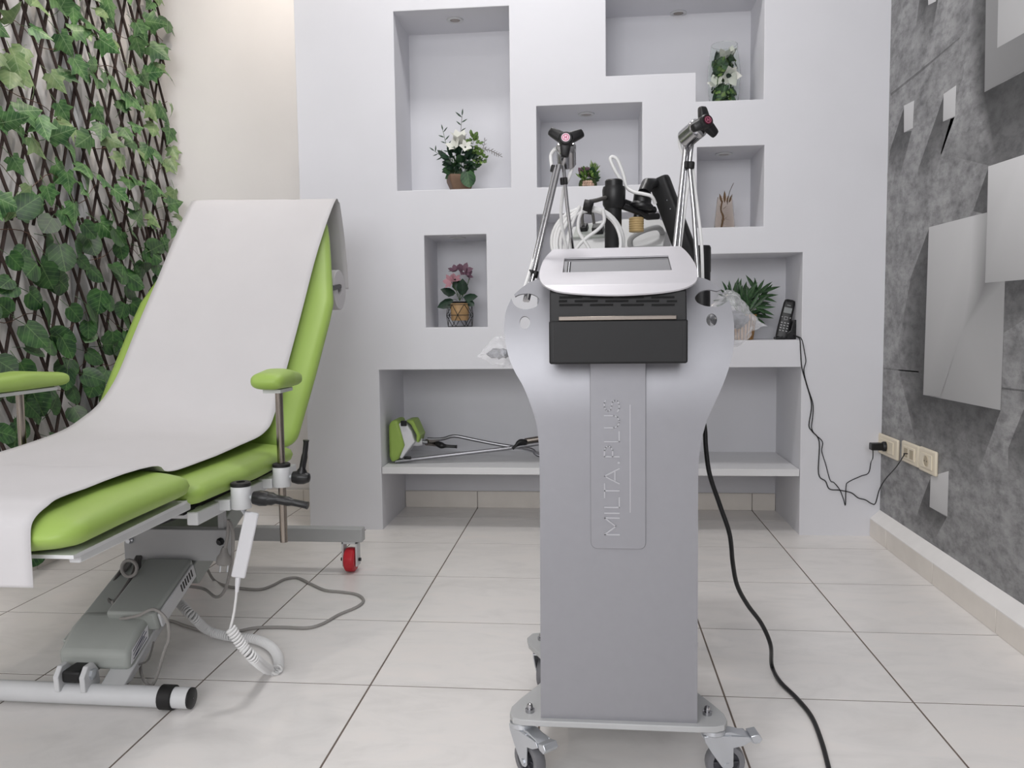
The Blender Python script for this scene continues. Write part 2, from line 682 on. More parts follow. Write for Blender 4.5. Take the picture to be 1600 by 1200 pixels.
struct(MB().bx(XL - 0.1, XR + 0.1, YF - 0.1, YB + 0.1, ZC, ZC + 0.08).build('ceiling', MT['ceil']))
struct(MB().bx(XL - 0.1, XL, YF - 0.1, YB + 0.1, 0, ZC).build('wall_left', MT['wall_warm']))
struct(MB().bx(XL, XR, YB, YB + 0.1, 0, ZC).build('wall_back', MT['wall_warm']))
struct(MB().bx(XL, XR, YF - 0.1, YF, 0, ZC).build('wall_front', MT['wall']))
wall_right = struct(MB().bx(XR, XR + 0.1, YF - 0.1, YB + 0.1, 0, ZC).build('wall_right', MT['mural'], loc=(XR, 0, 0)))

# ---- the niche wall: a block standing in front of the back wall, niches set into it
NICHES = [  # x0, x1, z0, z1, back
    (-0.749, -0.304, 1.342, 2.018, YNB),
    (0.059, 0.392, 1.744, 2.05, YNB), (0.392, 0.638, 1.638, 2.05, YNB),
    (-0.204, 0.194, 1.340, 1.644, YNB),
    (0.397, 0.643, 1.173, 1.471, YNB),
    (-0.647, -0.403, 0.810, 1.168, YNB),
    (-0.207, 0.33, 0.747, 1.238, YNB), (0.33, 0.787, 0.747, 1.074, YNB),
    (-0.840, 0.789, -0.002, 0.645, YB - 0.002)]
BX0, BX1 = -1.141, XR


def niche_wall():
    X = sorted({BX0, BX1} | {n[0] for n in NICHES} | {n[1] for n in NICHES})
    Z = sorted({-0.002, ZC} | {n[2] for n in NICHES} | {n[3] for n in NICHES})

    def depth(i, k):
        cx, cz = (X[i] + X[i + 1]) / 2, (Z[k] + Z[k + 1]) / 2
        for n in NICHES:
            if n[0] < cx < n[1] and n[2] < cz < n[3]:
                return n[4]
        return YN
    b = MB()

    def quad(a, c, d, e):
        b.add([a, c, d, e], [(0, 1, 2, 3)])
    nx, nz = len(X) - 1, len(Z) - 1
    D = [[depth(i, k) for k in range(nz)] for i in range(nx)]
    for i in range(nx):
        for k in range(nz):
            y = D[i][k]
            quad((X[i], y, Z[k]), (X[i + 1], y, Z[k]), (X[i + 1], y, Z[k + 1]), (X[i], y, Z[k + 1]))
            if i + 1 < nx and D[i + 1][k] != y:
                x, y2 = X[i + 1], D[i + 1][k]
                quad((x, y, Z[k]), (x, y2, Z[k]), (x, y2, Z[k + 1]), (x, y, Z[k + 1]))
            if k + 1 < nz and D[i][k + 1] != y:
                z, y2 = Z[k + 1], D[i][k + 1]
                quad((X[i], y, z), (X[i], y2, z), (X[i + 1], y2, z), (X[i + 1], y, z))
    for k in range(nz):   # the block's free left side
        quad((BX0, YN, Z[k]), (BX0, YB, Z[k]), (BX0, YB, Z[k + 1]), (BX0, YN, Z[k + 1]))
    return b


struct(niche_wall().build('wall_niches', MT['wall'], loc=(0, YN, 0), smooth=0, weld=True, bevel=0.0025))

# shelf board across the low niche
shelf = MB().bx(-0.838, 0.787, YN + 0.001, YB - 0.004, 0.227, 0.254).build('shelf_board', MT['shelf'], bevel=0.0015)
tag(shelf, 'long white shelf board across the low open niche', 'shelf')


# ---- skirting tiles
def skirting(name, pieces, ledge=None):
    root = struct(pieces[0][0].build(name, MT['grout_light'], loc=(0, 0, 0)))
    for b in pieces[1:]:
        b[0].build('tile', MT['skirt'], root, bevel=0.0012, seg=1)
    if ledge:
        ledge.build('plaster_ledge', MT['plaster'], root)
    return root


pcs = [(MB().bx(XR - 0.03, XR - 0.004, -2.2, YN, 0, 0.062),)]
for k in range(-9, 2):
    y0, y1 = TY0 + 0.012 + k * TS, min(TY0 + 0.012 + (k + 1) * TS, YN)
    if y1 > y0 + 0.02:
        pcs.append((MB().bx(XR - 0.036, XR - 0.008, y0 + 0.0012, y1 - 0.0012, 0, 0.066),))
ldg = MB().prism([(XR - 0.036, 0.0655), (XR - 0.036, 0.069), (XR - 0.001, 0.101), (XR - 0.001, 0.0655)], -2.2, YN - 0.001, lambda a, b, d: V(a, d, b))
skirting('baseboard_right', pcs, ldg)
pcs = [(MB().bx(XL + 0.004, XL + 0.02, -2.2, YB, 0, 0.072),)]
for k in range(-9, 2):
    y0, y1 = TY0 + k * TS, min(TY0 + (k + 1) * TS, YB)
    pcs.append((MB().bx(XL + 0.006, XL + 0.026, y0 + 0.0012, y1 - 0.0012, 0, 0.076),))
skirting('baseboard_left', pcs)
pcs = [(MB().bx(XL + 0.02, BX0, YB - 0.02, YB - 0.004, 0, 0.07),)]
for k in range(-4, 4):
    x0, x1 = TX0 + k * TS, TX0 + (k + 1) * TS
    if x0 < BX0:
        pcs.append((MB().bx(max(x0, XL + 0.026) + 0.0012, min(x1, BX0) - 0.0012, YB - 0.022, YB - 0.006, 0, 0.074),))
    if x1 > -0.84 and x0 < 0.789:
        pcs.append((MB().bx(max(x0, -0.839) + 0.0012, min(x1, 0.788) - 0.0012, YB - 0.016, YB - 0.003, 0, 0.074),))
skirting('baseboard_back', pcs)

# pale cable duct on the left wall behind the trellis
y0 = 2.88
duct = MB().bx(XL + 0.001, XL + 0.03, y0, y0 + 0.055, 0.08, ZC - 0.002).bx(XL + 0.001, XL + 0.018, y0 + 0.055, y0 + 0.1, 0.08, ZC - 0.002)
struct(duct.build('trim_1', MT['steel_white'], bevel=0.002))


# ---- the printed wallpaper on the right wall
def mural():
    """flat print: patches of printed tone, each a hair in front of the other"""
    vs, fs, cols = [], [], []
    base = 0.285

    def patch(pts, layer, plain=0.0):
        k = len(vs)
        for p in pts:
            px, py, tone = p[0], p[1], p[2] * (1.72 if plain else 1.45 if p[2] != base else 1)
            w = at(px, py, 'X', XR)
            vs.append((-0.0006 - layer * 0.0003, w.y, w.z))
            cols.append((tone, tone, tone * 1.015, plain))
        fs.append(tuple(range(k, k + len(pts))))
    b = base

    def fullpatch():
        k = len(vs)
        for y, z in ((YN, 0.09), (-2.2, 0.09), (-2.2, ZC), (YN, ZC)):
            vs.append((-0.0006, y, z))
            cols.append((b, b, b * 1.015, 0))
        fs.append((k, k + 1, k + 2, k + 3))
    fullpatch()
    D, MID = 0.035, 0.07
    # printed cracks
    patch([(1392, 146, 0.11), (1440, 108, 0.08), (1500, 58, 0.13), (1500, 60, 0.13), (1440, 112, 0.08), (1392, 150, 0.11)], 1)
    patch([(1381, 574, 0.13), (1410, 578, 0.12), (1436, 580, 0.13), (1436, 582, 0.13), (1381, 577, 0.13)], 1)
    patch([(1566, 605, 0.1), (1640, 614, 0.1), (1640, 617, 0.1), (1566, 608, 0.1)], 1)
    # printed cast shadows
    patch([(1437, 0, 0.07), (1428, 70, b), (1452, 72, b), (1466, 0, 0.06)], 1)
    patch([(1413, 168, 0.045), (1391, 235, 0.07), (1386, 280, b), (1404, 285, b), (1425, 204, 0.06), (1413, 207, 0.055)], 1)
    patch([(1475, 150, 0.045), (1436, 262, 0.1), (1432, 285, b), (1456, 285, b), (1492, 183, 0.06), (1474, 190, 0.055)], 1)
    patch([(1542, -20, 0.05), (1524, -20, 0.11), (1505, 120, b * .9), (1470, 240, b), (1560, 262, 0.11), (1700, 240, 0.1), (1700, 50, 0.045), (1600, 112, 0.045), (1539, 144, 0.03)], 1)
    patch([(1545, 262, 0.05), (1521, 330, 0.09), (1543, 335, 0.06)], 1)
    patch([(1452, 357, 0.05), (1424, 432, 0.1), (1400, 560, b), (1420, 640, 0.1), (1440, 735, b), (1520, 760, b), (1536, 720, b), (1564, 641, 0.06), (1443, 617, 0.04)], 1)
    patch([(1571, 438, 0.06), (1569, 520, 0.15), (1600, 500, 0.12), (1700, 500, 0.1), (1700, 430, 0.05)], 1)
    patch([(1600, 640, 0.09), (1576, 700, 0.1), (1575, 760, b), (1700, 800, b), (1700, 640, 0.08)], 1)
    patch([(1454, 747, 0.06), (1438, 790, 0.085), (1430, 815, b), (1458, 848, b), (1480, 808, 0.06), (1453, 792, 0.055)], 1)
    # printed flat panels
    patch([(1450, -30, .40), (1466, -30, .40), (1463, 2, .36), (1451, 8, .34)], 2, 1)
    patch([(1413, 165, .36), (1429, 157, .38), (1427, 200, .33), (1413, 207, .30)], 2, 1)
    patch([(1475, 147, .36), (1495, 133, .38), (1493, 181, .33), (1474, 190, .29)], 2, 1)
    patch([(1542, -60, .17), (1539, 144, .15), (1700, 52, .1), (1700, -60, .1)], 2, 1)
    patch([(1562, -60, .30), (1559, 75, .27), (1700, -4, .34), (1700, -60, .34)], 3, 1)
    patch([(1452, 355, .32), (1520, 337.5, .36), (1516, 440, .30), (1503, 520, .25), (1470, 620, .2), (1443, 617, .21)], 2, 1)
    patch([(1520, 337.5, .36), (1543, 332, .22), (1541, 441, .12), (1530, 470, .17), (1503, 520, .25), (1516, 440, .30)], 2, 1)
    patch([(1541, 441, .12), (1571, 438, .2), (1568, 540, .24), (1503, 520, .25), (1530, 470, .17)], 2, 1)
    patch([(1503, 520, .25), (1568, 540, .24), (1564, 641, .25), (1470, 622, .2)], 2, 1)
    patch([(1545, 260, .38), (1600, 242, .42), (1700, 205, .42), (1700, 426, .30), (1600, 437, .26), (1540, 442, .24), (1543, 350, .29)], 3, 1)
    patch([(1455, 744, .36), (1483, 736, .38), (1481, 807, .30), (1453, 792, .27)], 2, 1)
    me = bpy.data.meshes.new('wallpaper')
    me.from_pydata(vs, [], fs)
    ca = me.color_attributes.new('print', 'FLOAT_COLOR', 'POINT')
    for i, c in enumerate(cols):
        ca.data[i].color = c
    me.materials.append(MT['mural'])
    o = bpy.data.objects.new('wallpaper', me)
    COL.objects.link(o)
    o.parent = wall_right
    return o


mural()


# ---- recessed spotlights in the niche soffits (switched off)
def downlight(px, py, z, label, r=0.032):
    c = at(px, py, 'Z', z)
    t = empty('recessed_spotlight', (c.x, c.y, z), label, 'spotlight', 'recessed spotlights in the niches')
    MB().lathe([(r * .62, 0.0), (r, -0.0005), (r * 1.02, -0.004), (r * .8, -0.006), (r * .62, -0.003)], c, n=24, caps=False).build('trim_ring', MT['steel_white'], t)
    MB().lathe([(r * .62, -0.0006), (r * .58, -0.0035), (r * .3, -0.0045)], c, n=20).build('lamp', MT['stainless'], t)


downlight(711, 31, 2.018, 'small round spotlight in the ceiling of the tall niche above the potted lily')
downlight(1060, 20, 2.05, 'small round spotlight in the stepped niche above the glass flower vase')
downlight(916, 178, 1.644, 'small round spotlight in the niche above the little succulent bowl')
downlight(1131, 240, 1.471, 'small round spotlight in the niche above the tan glass jar')
downlight(715, 371, 1.168, 'small round spotlight in the niche above the pink flowers')


# ---- wall sockets on the right wall
def socket(corners, label, hole=True, usb=False):
    pts = [at(x, y, 'X', XR - 0.004) for x, y in corners]
    y0 = (pts[0].y + pts[3].y) / 2
    y1 = (pts[1].y + pts[2].y) / 2
    z1, z0 = (pts[0].z + pts[1].z) / 2, (pts[2].z + pts[3].z) / 2
    ya, yb = min(y0, y1), max(y0, y1)
    cy, cz = (ya + yb) / 2, (z0 + z1) / 2
    t = empty('wall_socket', (XR - 0.0005, cy, cz), label, 'socket', 'cream wall sockets by the skirting')
    w, h = yb - ya, z1 - z0
    MB().box((XR - 0.006, cy, cz), (0.011, w, h)).build('cover_plate', MT['cream'], t, bevel=0.006, seg=3)
    MB().box((XR - 0.0125, cy, cz), (0.004, w * .66, h * .62)).build('insert', MT['cream'], t, bevel=0.002)
    if hole:
        MB().lathe([(0.019, 0), (0.0205, 0.0016), (0.0185, 0.0016), (0.0165, -0.001)], (XR - 0.0146, cy, cz), (-1, 0, 0), 20, caps=False).build('socket_rim', MT['cream'], t)
        MB().lathe([(0.0165, 0), (0.016, 0.0006)], (XR - 0.0146, cy, cz), (-1, 0, 0), 20).build('recess', MT['cream_dark'], t)
        for s in (-1, 1):
            MB().lathe([(0.0026, 0), (0.0024, 0.0003)], (XR - 0.0153, cy + s * 0.0095, cz), (-1, 0, 0), 10).build('pin_hole', MT['black'], t)
    else:
        for s in (-1, 1):
            MB().box((XR - 0.0148, cy + s * w * .17, cz), (0.001, w * .2, h * .42)).build('jack_port', MT['cream_dark'], t)
    return Vector((XR - 0.015, cy, cz))


S1 = socket([(1374.5, 676), (1406, 688), (1404, 719), (1373.5, 708)], 'cream wall socket nearest the corner with a black adapter in it')
S2 = socket([(1412, 688), (1439, 697), (1437, 730), (1411, 721)], 'cream telephone socket in the middle with a black lead in it', hole=False)
S3 = socket([(1440, 698), (1467, 706), (1463, 743), (1438, 735)], 'empty cream wall socket standing lowest and furthest from the corner')

ad = empty('plug_adapter', (S1.x, S1.y, S1.z), 'black plug-in power adapter sticking out of the corner socket', 'adapter')
MB().lathe([(0.018, 0.0), (0.0185, 0.008), (0.015, 0.014)], S1 + V(-0.0005, 0, 0), (-1, 0, 0), 20).build('plug_base', MT['black'], ad)
MB().box(S1 + V(-0.034, 0, 0), (0.042, 0.032, 0.026)).build('body', MT['black'], ad, bevel=0.003)

# ================================================================== TREATMENT CHAIR
CX = -1.095
chair = empty('treatment_chair', (CX, 1.9, 0), 'lime green reclining treatment chair covered with white paper', 'treatment chair')
G = MT['green']
seat = MB()
cushion(seat, [V(CX, 2.09, .489), V(CX, 1.85, .487), V(CX, 1.525, .491)], (1, 0, 0), [.31, .318, .316], [.035, .038, .036], .045, 3.0).build('seat_cushion', G, chair, 60)
leg = MB()
cushion(leg, [V(CX, 1.535, .518), V(CX, 1.3, .518), V(CX, 1.135, .510)], (1, 0, 0), [.314, .316, .312], [.037, .039, .037], .055, 3.0).build('leg_cushion', G, chair, 60)
back = MB()
cushion(back, [V(CX, 2.100, .500), V(CX, 2.25, .675), V(CX, 2.43, .885), V(CX, 2.60, 1.085), V(CX, 2.686, 1.185)], (1, 0, 0), [.300, .308, .312, .252, .215], [.036, .042, .042, .038, .032], .05, 3.0).build('backrest_cushion', G, chair, 60)


def rail(x):
    b = MB().bx(x - .012, x + .012, 1.56, 2.12, .424, .452)
    b.build('side_rail', MT['steel_white'], chair, bevel=.003)
    b = MB()
    b.prism([(1.19, .474), (1.55, .482), (1.55, .460), (1.19, .458)], x * .98 + CX * .02 - .01, x * .98 + CX * .02 + .01, lambda a, c, d: V(d, a, c))
    b.build('leg_rail', MT['steel_white'], chair, bevel=.003)
    b = MB()
    b.prism([(2.09, .43), (2.13, .43), (2.57, .96), (2.545, .97)], (x * .86 + CX * .14) - .01, (x * .86 + CX * .14) + .01, lambda a, c, d: V(d, a, c))
    b.build('back_rail', MT['steel_white'], chair, bevel=.003)


rail(-.812)
rail(-1.378)
for y in (1.62, 2.08):
    MB().bx(-1.378, -.812, y - .012, y + .012, .426, .45).build('cross_rail', MT['steel_white'], chair, bevel=.002)
MB().bx(-1.36, -.83, 1.56, 2.05, .445, .457).build('seat_board', MT['black_matte'], chair)
b = MB()
b.prism([(1.17, .477), (1.53, .484), (1.53, .478), (1.17, .471)], -1.38, -.805, lambda a, c, d: V(d, a, c)).build('leg_board', MT['white_plastic'], chair)

# armrests
for sx, (y0, y1), xp, yp in ((1, (1.815, 1.985), -.757, 1.905), (-1, (1.70, 2.03), -1.405, 1.871)):
    pad = MB()
    zc = .697
    cushion(pad, [V(xp, y0, zc), V(xp, (y0 + y1) / 2, zc + .004), V(xp, y1, zc - .002)], (1, 0, 0), [.040, .044, .037], [.019, .024, .017], .028, 2.8, 24)
    ar = pad.build('armrest_pad', G, chair, 60)
    MB().bx(xp - .022, xp + .022, y0 + .045, y1 - .045, zc - .029, zc - .02).build('mount_plate', MT['steel_white'], ar, bevel=.001)
    MB().tube([V(xp, yp, .296), V(xp, yp, zc - .028)], .0092, 16).build('armrest_post', MT['stainless'], chair)
    outer = 1 if sx > 0 else -1
    for yc, zc2, has in ((yp, .462, 1), (1.672, .462, 0)):
        cl = MB().lathe([(.0205, -.027), (.0215, -.025), (.0215, .02), (.0205, .022)], (xp, yc, zc2), n=24).build('clamp', MT['steel_white'], chair)
        MB().lathe([(.0215, .022), (.0215, .029), (.018, .031), (.0095, .031)], (xp, yc, zc2), n=24, caps=False).build('clamp_ring', MT['rubber'], cl)
        rx = -.812 if sx > 0 else -1.378
        MB().bx(min(rx, xp - outer * .02), max(rx, xp - outer * .02), yc - .014, yc + .014, zc2 - .03, zc2 - .006).build('clamp_bracket', MT['steel_white'], cl, bevel=.002)
        h = MB()
        hub = V(xp + outer * .05, yc - .004, zc2 - .004)
        MB().tube([V(xp + outer * .02, yc, zc2 - .003), hub], .005, 10).build('clamp_screw', MT['zinc'], cl)
        h.lathe([(.008, -.022), (.014, -.02), (.017, -.006), (.016, .008), (.011, .02), (.006, .022)], hub, (outer, 0, -.05), 14)
        if has:
            h.tube(catmull([hub, hub + V(outer * .004, 0, .022), hub + V(outer * .012, 0, .06), hub + V(outer * .016, 0, .092)], 4), [.013] * 4 + [.008] * 4 + [.0065] * 4 + [.008], 10)
        else:
            h.tube(catmull([hub, hub + V(outer * .03, 0, -.002), hub + V(outer * .065, 0, -.008), hub + V(outer * .1, 0, -.015)], 4), [.014] * 4 + [.010] * 4 + [.0075] * 4 + [.0085], 10)
        h.build('clamp_handle', MT['black'], cl)

# rear bar with its two castors
MB().bx(-1.425, -.762, 2.59, 2.63, .104, .15).build('rear_bar', MT['steel_grey'], chair, bevel=.003)
for x in (-.806, -1.348):
    fk = MB()
    for s in (-1, 1):
        fk.bx(x + s * .023 - .003, x + s * .023 + .003, 2.59, 2.63, .022, .105)
    fk.bx(x - .026, x + .026, 2.59, 2.63, .098, .105)
    fo = fk.build('castor_fork', MT['steel_white'], chair, bevel=.001)
    prof = [(.012, -.018), (.034, -.018), (.040, -.013), (.0415, 0), (.040, .013), (.034, .018), (.012, .018)]
    MB().lathe(prof, (x, 2.608, .0418), (1, 0, 0), 28).build('castor_wheel', MT['red'], fo)
    MB().tube([V(x - .034, 2.608, .042), V(x + .034, 2.608, .042)], .006, 8).build('axle_bolt', MT['black'], fo)

# front foot tube
tb = MB().tube([V(-1.46, 1.635, .0275), V(-.867, 1.625, .0275)], .0225, 20).build('foot_tube', MT['steel_white'], chair)
MB().lathe([(.0226, -.001), (.0226, .003), (.018, .005), (.001, .006)], (-.8665, 1.625, .0275), (1, -.017, 0), 20, caps=False).build('end_cap', MT['black'], tb)
MB().lathe([(.0232, -.016), (.0265, -.014), (.0265, .014), (.0232, .016)], (-.918, 1.626, .0275), (1, -.017, 0), 20, caps=False).build('rubber_band', MT['rubber'], tb)

# lifting gear: inclined arm, control box, motor box
A, B = V(0, 1.68, .10), V(0, 2.52, .435)
DA = (B - A).normalized()
NA = V(0, -DA.z, DA.y)


def on_arm(x, t, h):
    return V(x, 0, 0) + A + DA * t + NA * h


def arm_box(name, x0, x1, t0, t1, h0, h1, m, parent, bevel=.003):
    b = MB()
    b.prism([(t0, h0), (t1, h0), (t1, h1), (t0, h1)], x0, x1, lambda a, c, d: on_arm(d, a, c))
    return b.build(name, m, parent, bevel=bevel)


arm = arm_box('lift_arm', -1.205, -1.10, .02, .88, -.03, .012, MT['grey_plastic'], chair)
ctl = arm_box('control_box', -1.118, -1.0, .071, .271, .0, .052, MT['grey_plastic'], chair, .006)
arm_box('side_cover', -1.0, -.994, .08, .26, .004, .042, MT['steel_white'], ctl, .002)
for k in range(6):
    t = .185 + k * .011
    arm_box('vent_slot', -.9945, -.993, t, t + .005, .018, .038, MT['black'], ctl, 0)
arm_box('upper_arm', -1.10, -1.0, .271, .86, -.03, .03, MT['grey_plastic'], chair)
MB().lathe([(.012, 0), (.012, .004), (.006, .006)], on_arm(-1.05, .31, .03), NA, 16).build('pivot_bolt', MT['zinc'], chair)
# motor box at the foot end
mb = MB()
mb.prism([(1.66, .068), (1.655, .108), (1.705, .148), (1.75, .166), (1.77, .155), (1.77, .10), (1.72, .06)], -1.19, -1.025, lambda a, c, d: V(d, a, c))
mo = mb.build('motor_box', MT['grey_plastic'], chair, bevel=.012, seg=3)
lb = MB().prism([(1.667, .080), (1.672, .110), (1.74, .143), (1.74, .112)], -1.0245, -1.0238, lambda a, c, d: V(d, a, c)).build('rating_label', MT['white_plastic'], mo)
tx = MB()
for k in range(5):
    u0 = .012 + k * .0045
    tx.prism([(1.676 + (k % 2) * .006, .087 + k * .0045), (1.676 + (k % 2) * .006, .0895 + k * .0045), (1.733 - (k % 3) * .008, .1175 + k * .0045), (1.733 - (k % 3) * .008, .115 + k * .0045)], -1.0237, -1.0234, lambda a, c, d: V(d, a, c))
tx.build('label_print', MT['ink'], mo)
# hinge lugs on the foot tube
for x in (-1.16, -1.10):
    b = MB()
    b.prism([(1.605, .04), (1.602, .075), (1.618, .094), (1.64, .094), (1.655, .075), (1.66, .04)], x - .006, x + .006, lambda a, c, d: V(d, a, c))
    h = b.build('hinge_lug', MT['steel_white'], chair, bevel=.002)
    MB().lathe([(.012, 0), (.012, .006), (.006, .008)], (x + .006, 1.63, .072), (1, 0, 0), 6).build('hinge_nut', MT['zinc'], h)
MB().bx(-1.152, -1.108, 1.61, 1.70, .058, .085).build('hinge_block', MT['black_matte'], chair, bevel=.006)
b = MB()
b.prism([(1.62, .045), (1.66, .045), (1.86, .14), (1.82, .15)], -1.075, -1.02, lambda a, c, d: V(d, a, c)).build('base_strut', MT['steel_grey'], chair, bevel=.003)
# rear arm of the scissor and the cross beam with its bolts
b = MB()
b.prism([(2.60, .10), (2.64, .13), (1.72, .44), (1.69, .41)], -1.33, -1.22, lambda a, c, d: V(d, a, c)).build('rear_arm', MT['grey_plastic'], chair, bevel=.003)
bm_ = MB().bx(-1.19, -.915, 1.93, 1.96, .236, .318)
beam = bm_.build('cross_beam', MT['steel_grey'], chair, bevel=.003)
for x in (-1.172, -.932):
    MB().lathe([(.010, 0), (.010, .005), (.006, .008), (.006, .012)], (x, 1.93, .288), (0, -1, 0), 8).build('beam_bolt', MT['zinc'] if x < -1 else MT['black'], beam)
for x in (-1.17, -.935):
    MB().bx(x - .008, x + .008, 1.94, 1.958, .31, .43).build('hanger', MT['steel_grey'], chair, bevel=.002)
# actuator (dark cylinder under the seat)
MB().tube([V(-1.09, 1.66, .375), V(-.99, 1.80, .40), V(-.93, 1.95, .415)], [.022, .028, .022], 14).build('gas_spring', MT['black_matte'], chair)
# loom of cables tied to the arm
random.seed(5)
for k in range(4):
    o = random.uniform(-.01, .01)
    cpath = [at(196 + 3 * k, 880, 'Y', 1.93), at(170 - 4 * k, 925 + 6 * k, 'Y', 1.86 + o), at(178 + 5 * k, 940 + 5 * k, 'Y', 1.80), at(206 + 3 * k, 900 + 4 * k, 'Y', 1.85), at(214 + 2 * k, 870, 'Y', 1.93), at(240, 850, 'Y', 1.98)]
    MB().tube(catmull(cpath, 6), .0042, 7).build('cable', MT['cable_dark'], chair)
ring = [at(202 + 12 * math.cos(a), 888 + 13 * math.sin(a), 'Y', 1.84) for a in [2 * math.pi * k / 16 for k in range(16)]]
MB().tube(ring, .0042, 7, closed=True).build('cable', MT['cable_grey'], chair)
cp = [at(176, 940, 'Y', 1.78), at(185, 965, 'Y', 1.74), at(215, 962, 'Y', 1.70), at(240, 952, 'Y', 1.70), at(260, 968, 'Y', 1.70), at(264, 995, 'Y', 1.70), at(256, 1020, 'Y', 1.70), at(243, 1062, 'Y', 1.70), at(233, 1071, 'Y', 1.71), at(220, 1050, 'Y', 1.72), at(222, 1015, 'Y', 1.74)]
MB().tube(catmull(cp, 6), .0036, 7).build('cable', MT['cable_grey'], chair)
for pts in ([(240, 1003), (232, 1030), (218, 1038), (208, 1040)], [(200, 1042), (186, 1055), (181, 1070)], [(203, 1042), (199, 1070)]):
    MB().tube(catmull([at(x, y, 'Y', 1.69) for x, y in pts], 5), .0022, 6).build('cable', MT['cable_dark'], chair)

# paper roll holder behind the backrest
RY, RZ = 2.725, .945
hb = MB()
for x in (-.858, -1.332):
    hb.tube([V(x, 2.50, .93), V(x, RY, RZ + .012)], .0095, 8)
hb.tube([V(-.85, RY, RZ + .012), V(-1.34, RY, RZ + .012)], .0065, 10)
hb.build('roll_holder', MT['black'], chair)

roll = MB()
prof = [(.0195, 0), (.066, 0), (.068, .002), (.068, .478), (.066, .48), (.0195, .48), (.0195, 0)]
roll.lathe(prof, (-1.335, RY, RZ), (1, 0, 0), 36, caps=False)
tag(roll.build('paper_roll', MT['paper']), 'roll of white couch paper hung behind the green backrest', 'paper roll')


# the paper sheet over the chair
def paper_sheet():
    L = [(2.795, .95), (2.79, 1.01), (2.765, 1.12), (2.722, 1.222), (2.70, 1.238), (2.654, 1.230), (2.43, .974), (2.29, .811), (2.19, .69), (2.10, .622), (2.02, .590), (1.92, .566), (1.716, .549), (1.55, .547), (1.45, .562), (1.229, .563), (1.165, .557), (1.135, .54), (1.127, .51), (1.127, .47), (1.127, .435)]
    Rr = [(2.795, .95), (2.79, 1.01), (2.765, 1.12), (2.727, 1.222), (2.71, 1.238), (2.665, 1.232), (2.484, 1.061), (2.302, .842), (2.16, .672), (2.085, .585), (2.03, .555), (1.92, .541), (1.632, .536), (1.533, .540), (1.477, .559), (1.229, .561), (1.17, .553), (1.137, .538), (1.13, .51), (1.13, .47), (1.13, .437)]
    rl = catmull([V(0, a, b) for a, b in L], 5)
    rr = catmull([V(0, a, b) for a, b in Rr], 5)
    rows = []
    nx = 26
    for i in range(len(rl)):
        row = []
        for k in range(nx + 1):
            t = k / nx
            s = t * t * (3 - 2 * t)
            p = rl[i].lerp(rr[i], s)
            x = -1.345 + .50 * t
            w = mnoise.noise(V(x * 5, p.y * 4, p.z * 4)) * .006 + mnoise.noise(V(x * 14, p.y * 3, p.z * 3 + 9)) * .0015
            edge = min(1, min(t, 1 - t) * 8)
            row.append(V(x, p.y - w * .6 * edge, p.z + abs(w) * .8))
        rows.append(row)
    b = MB().grid(rows)
    o = b.build('paper_sheet', MT['paper'], None, 60, loc=(CX, 1.9, .55))
    md = o.modifiers.new('thick', 'SOLIDIFY')
    md.thickness = .0005
    return tag(o, 'long sheet of white couch paper draped down the whole green treatment chair', 'paper sheet')


paper_sheet()

# hand control hanging on the chair, with its coiled cord
rc = at(383, 850, 'Y', 1.68)
hc = empty('hand_control', (rc.x, rc.y, 0), 'slim white hand control hanging below the chair with coiled cord', 'remote control')
top, bot = at(394, 800, 'Y', 1.68), at(372, 902, 'Y', 1.66)
d = (top - bot).normalized()
sd = V(.93, .36, 0).normalized()
sd = (sd - d * sd.dot(d)).normalized()
nn = sd.cross(d)
Rm = Matrix((sd, nn, d)).transposed()
ln = (top - bot).length
MB().box((top + bot) / 2, (.03, .016, ln), Rm).build('body', MT['white_plastic'], hc, bevel=.004, seg=3)
for k in range(6):
    for j in (-1, 1):
        c = bot.lerp(top, .2 + .12 * k) + sd * (.0065 * j) - nn * .0085
        MB().box(c, (.008, .0015, .009), Rm).build('button', MT['lcd'], hc, bevel=.0006)
MB().tube([at(378, 770, 'Y', 1.676), at(374, 790, 'Y', 1.68), at(385, 806, 'Y', 1.685)], .004, 8).build('hook', MT['zinc'], hc)
MB().tube([bot, at(370, 925, 'Y', 1.655)], [.0062, .004], 8).build('strain_relief', MT['white_plastic'], hc)
MB().tube(catmull([at(370, 922, 'Y', 1.655), at(366, 955, 'Y', 1.65), at(360, 982, 'Y', 1.65)], 5), .0028, 8).build('cord', MT['cable_white'], hc)
# coil
ax = catmull([at(360, 982, 'Y', 1.65), at(378, 1008, 'Y', 1.66), at(398, 1030, 'Y', 1.68), at(420, 1046, 'Z', .014), at(434, 1045, 'Z', .013), at(434, 1025, 'Z', .013), at(420, 1008, 'Z', .013), at(395, 998, 'Z', .013), at(360, 995, 'Z', .013), at(325, 985, 'Z', .022), at(300, 962, 'Y', 1.95), at(280, 942, 'Y', 1.98)], 10)
cum = [0]
for i in range(1, len(ax)):
    cum.append(cum[-1] + (ax[i] - ax[i - 1]).length)
tot = cum[-1]
pitch = .0072
hp = []
n = int(tot / pitch * 10)
u = V(0, 0, 1)
j = 0
for k in range(n):
    s = tot * k / n
    while j < len(cum) - 2 and cum[j + 1] < s:
        j += 1
    f = (s - cum[j]) / max(cum[j + 1] - cum[j], 1e-9)
    p = ax[j].lerp(ax[j + 1], f)
    dd = (ax[j + 1] - ax[j]).normalized()
    u = (u - dd * u.dot(dd)).normalized()
    w = dd.cross(u)
    a = 2 * math.pi * k / 10
    hp.append(p + (u * math.cos(a) + w * math.sin(a)) * .0098)
MB().tube(hp, .0031, 5).build('coiled_cord', MT['cable_white'], hc, 60)

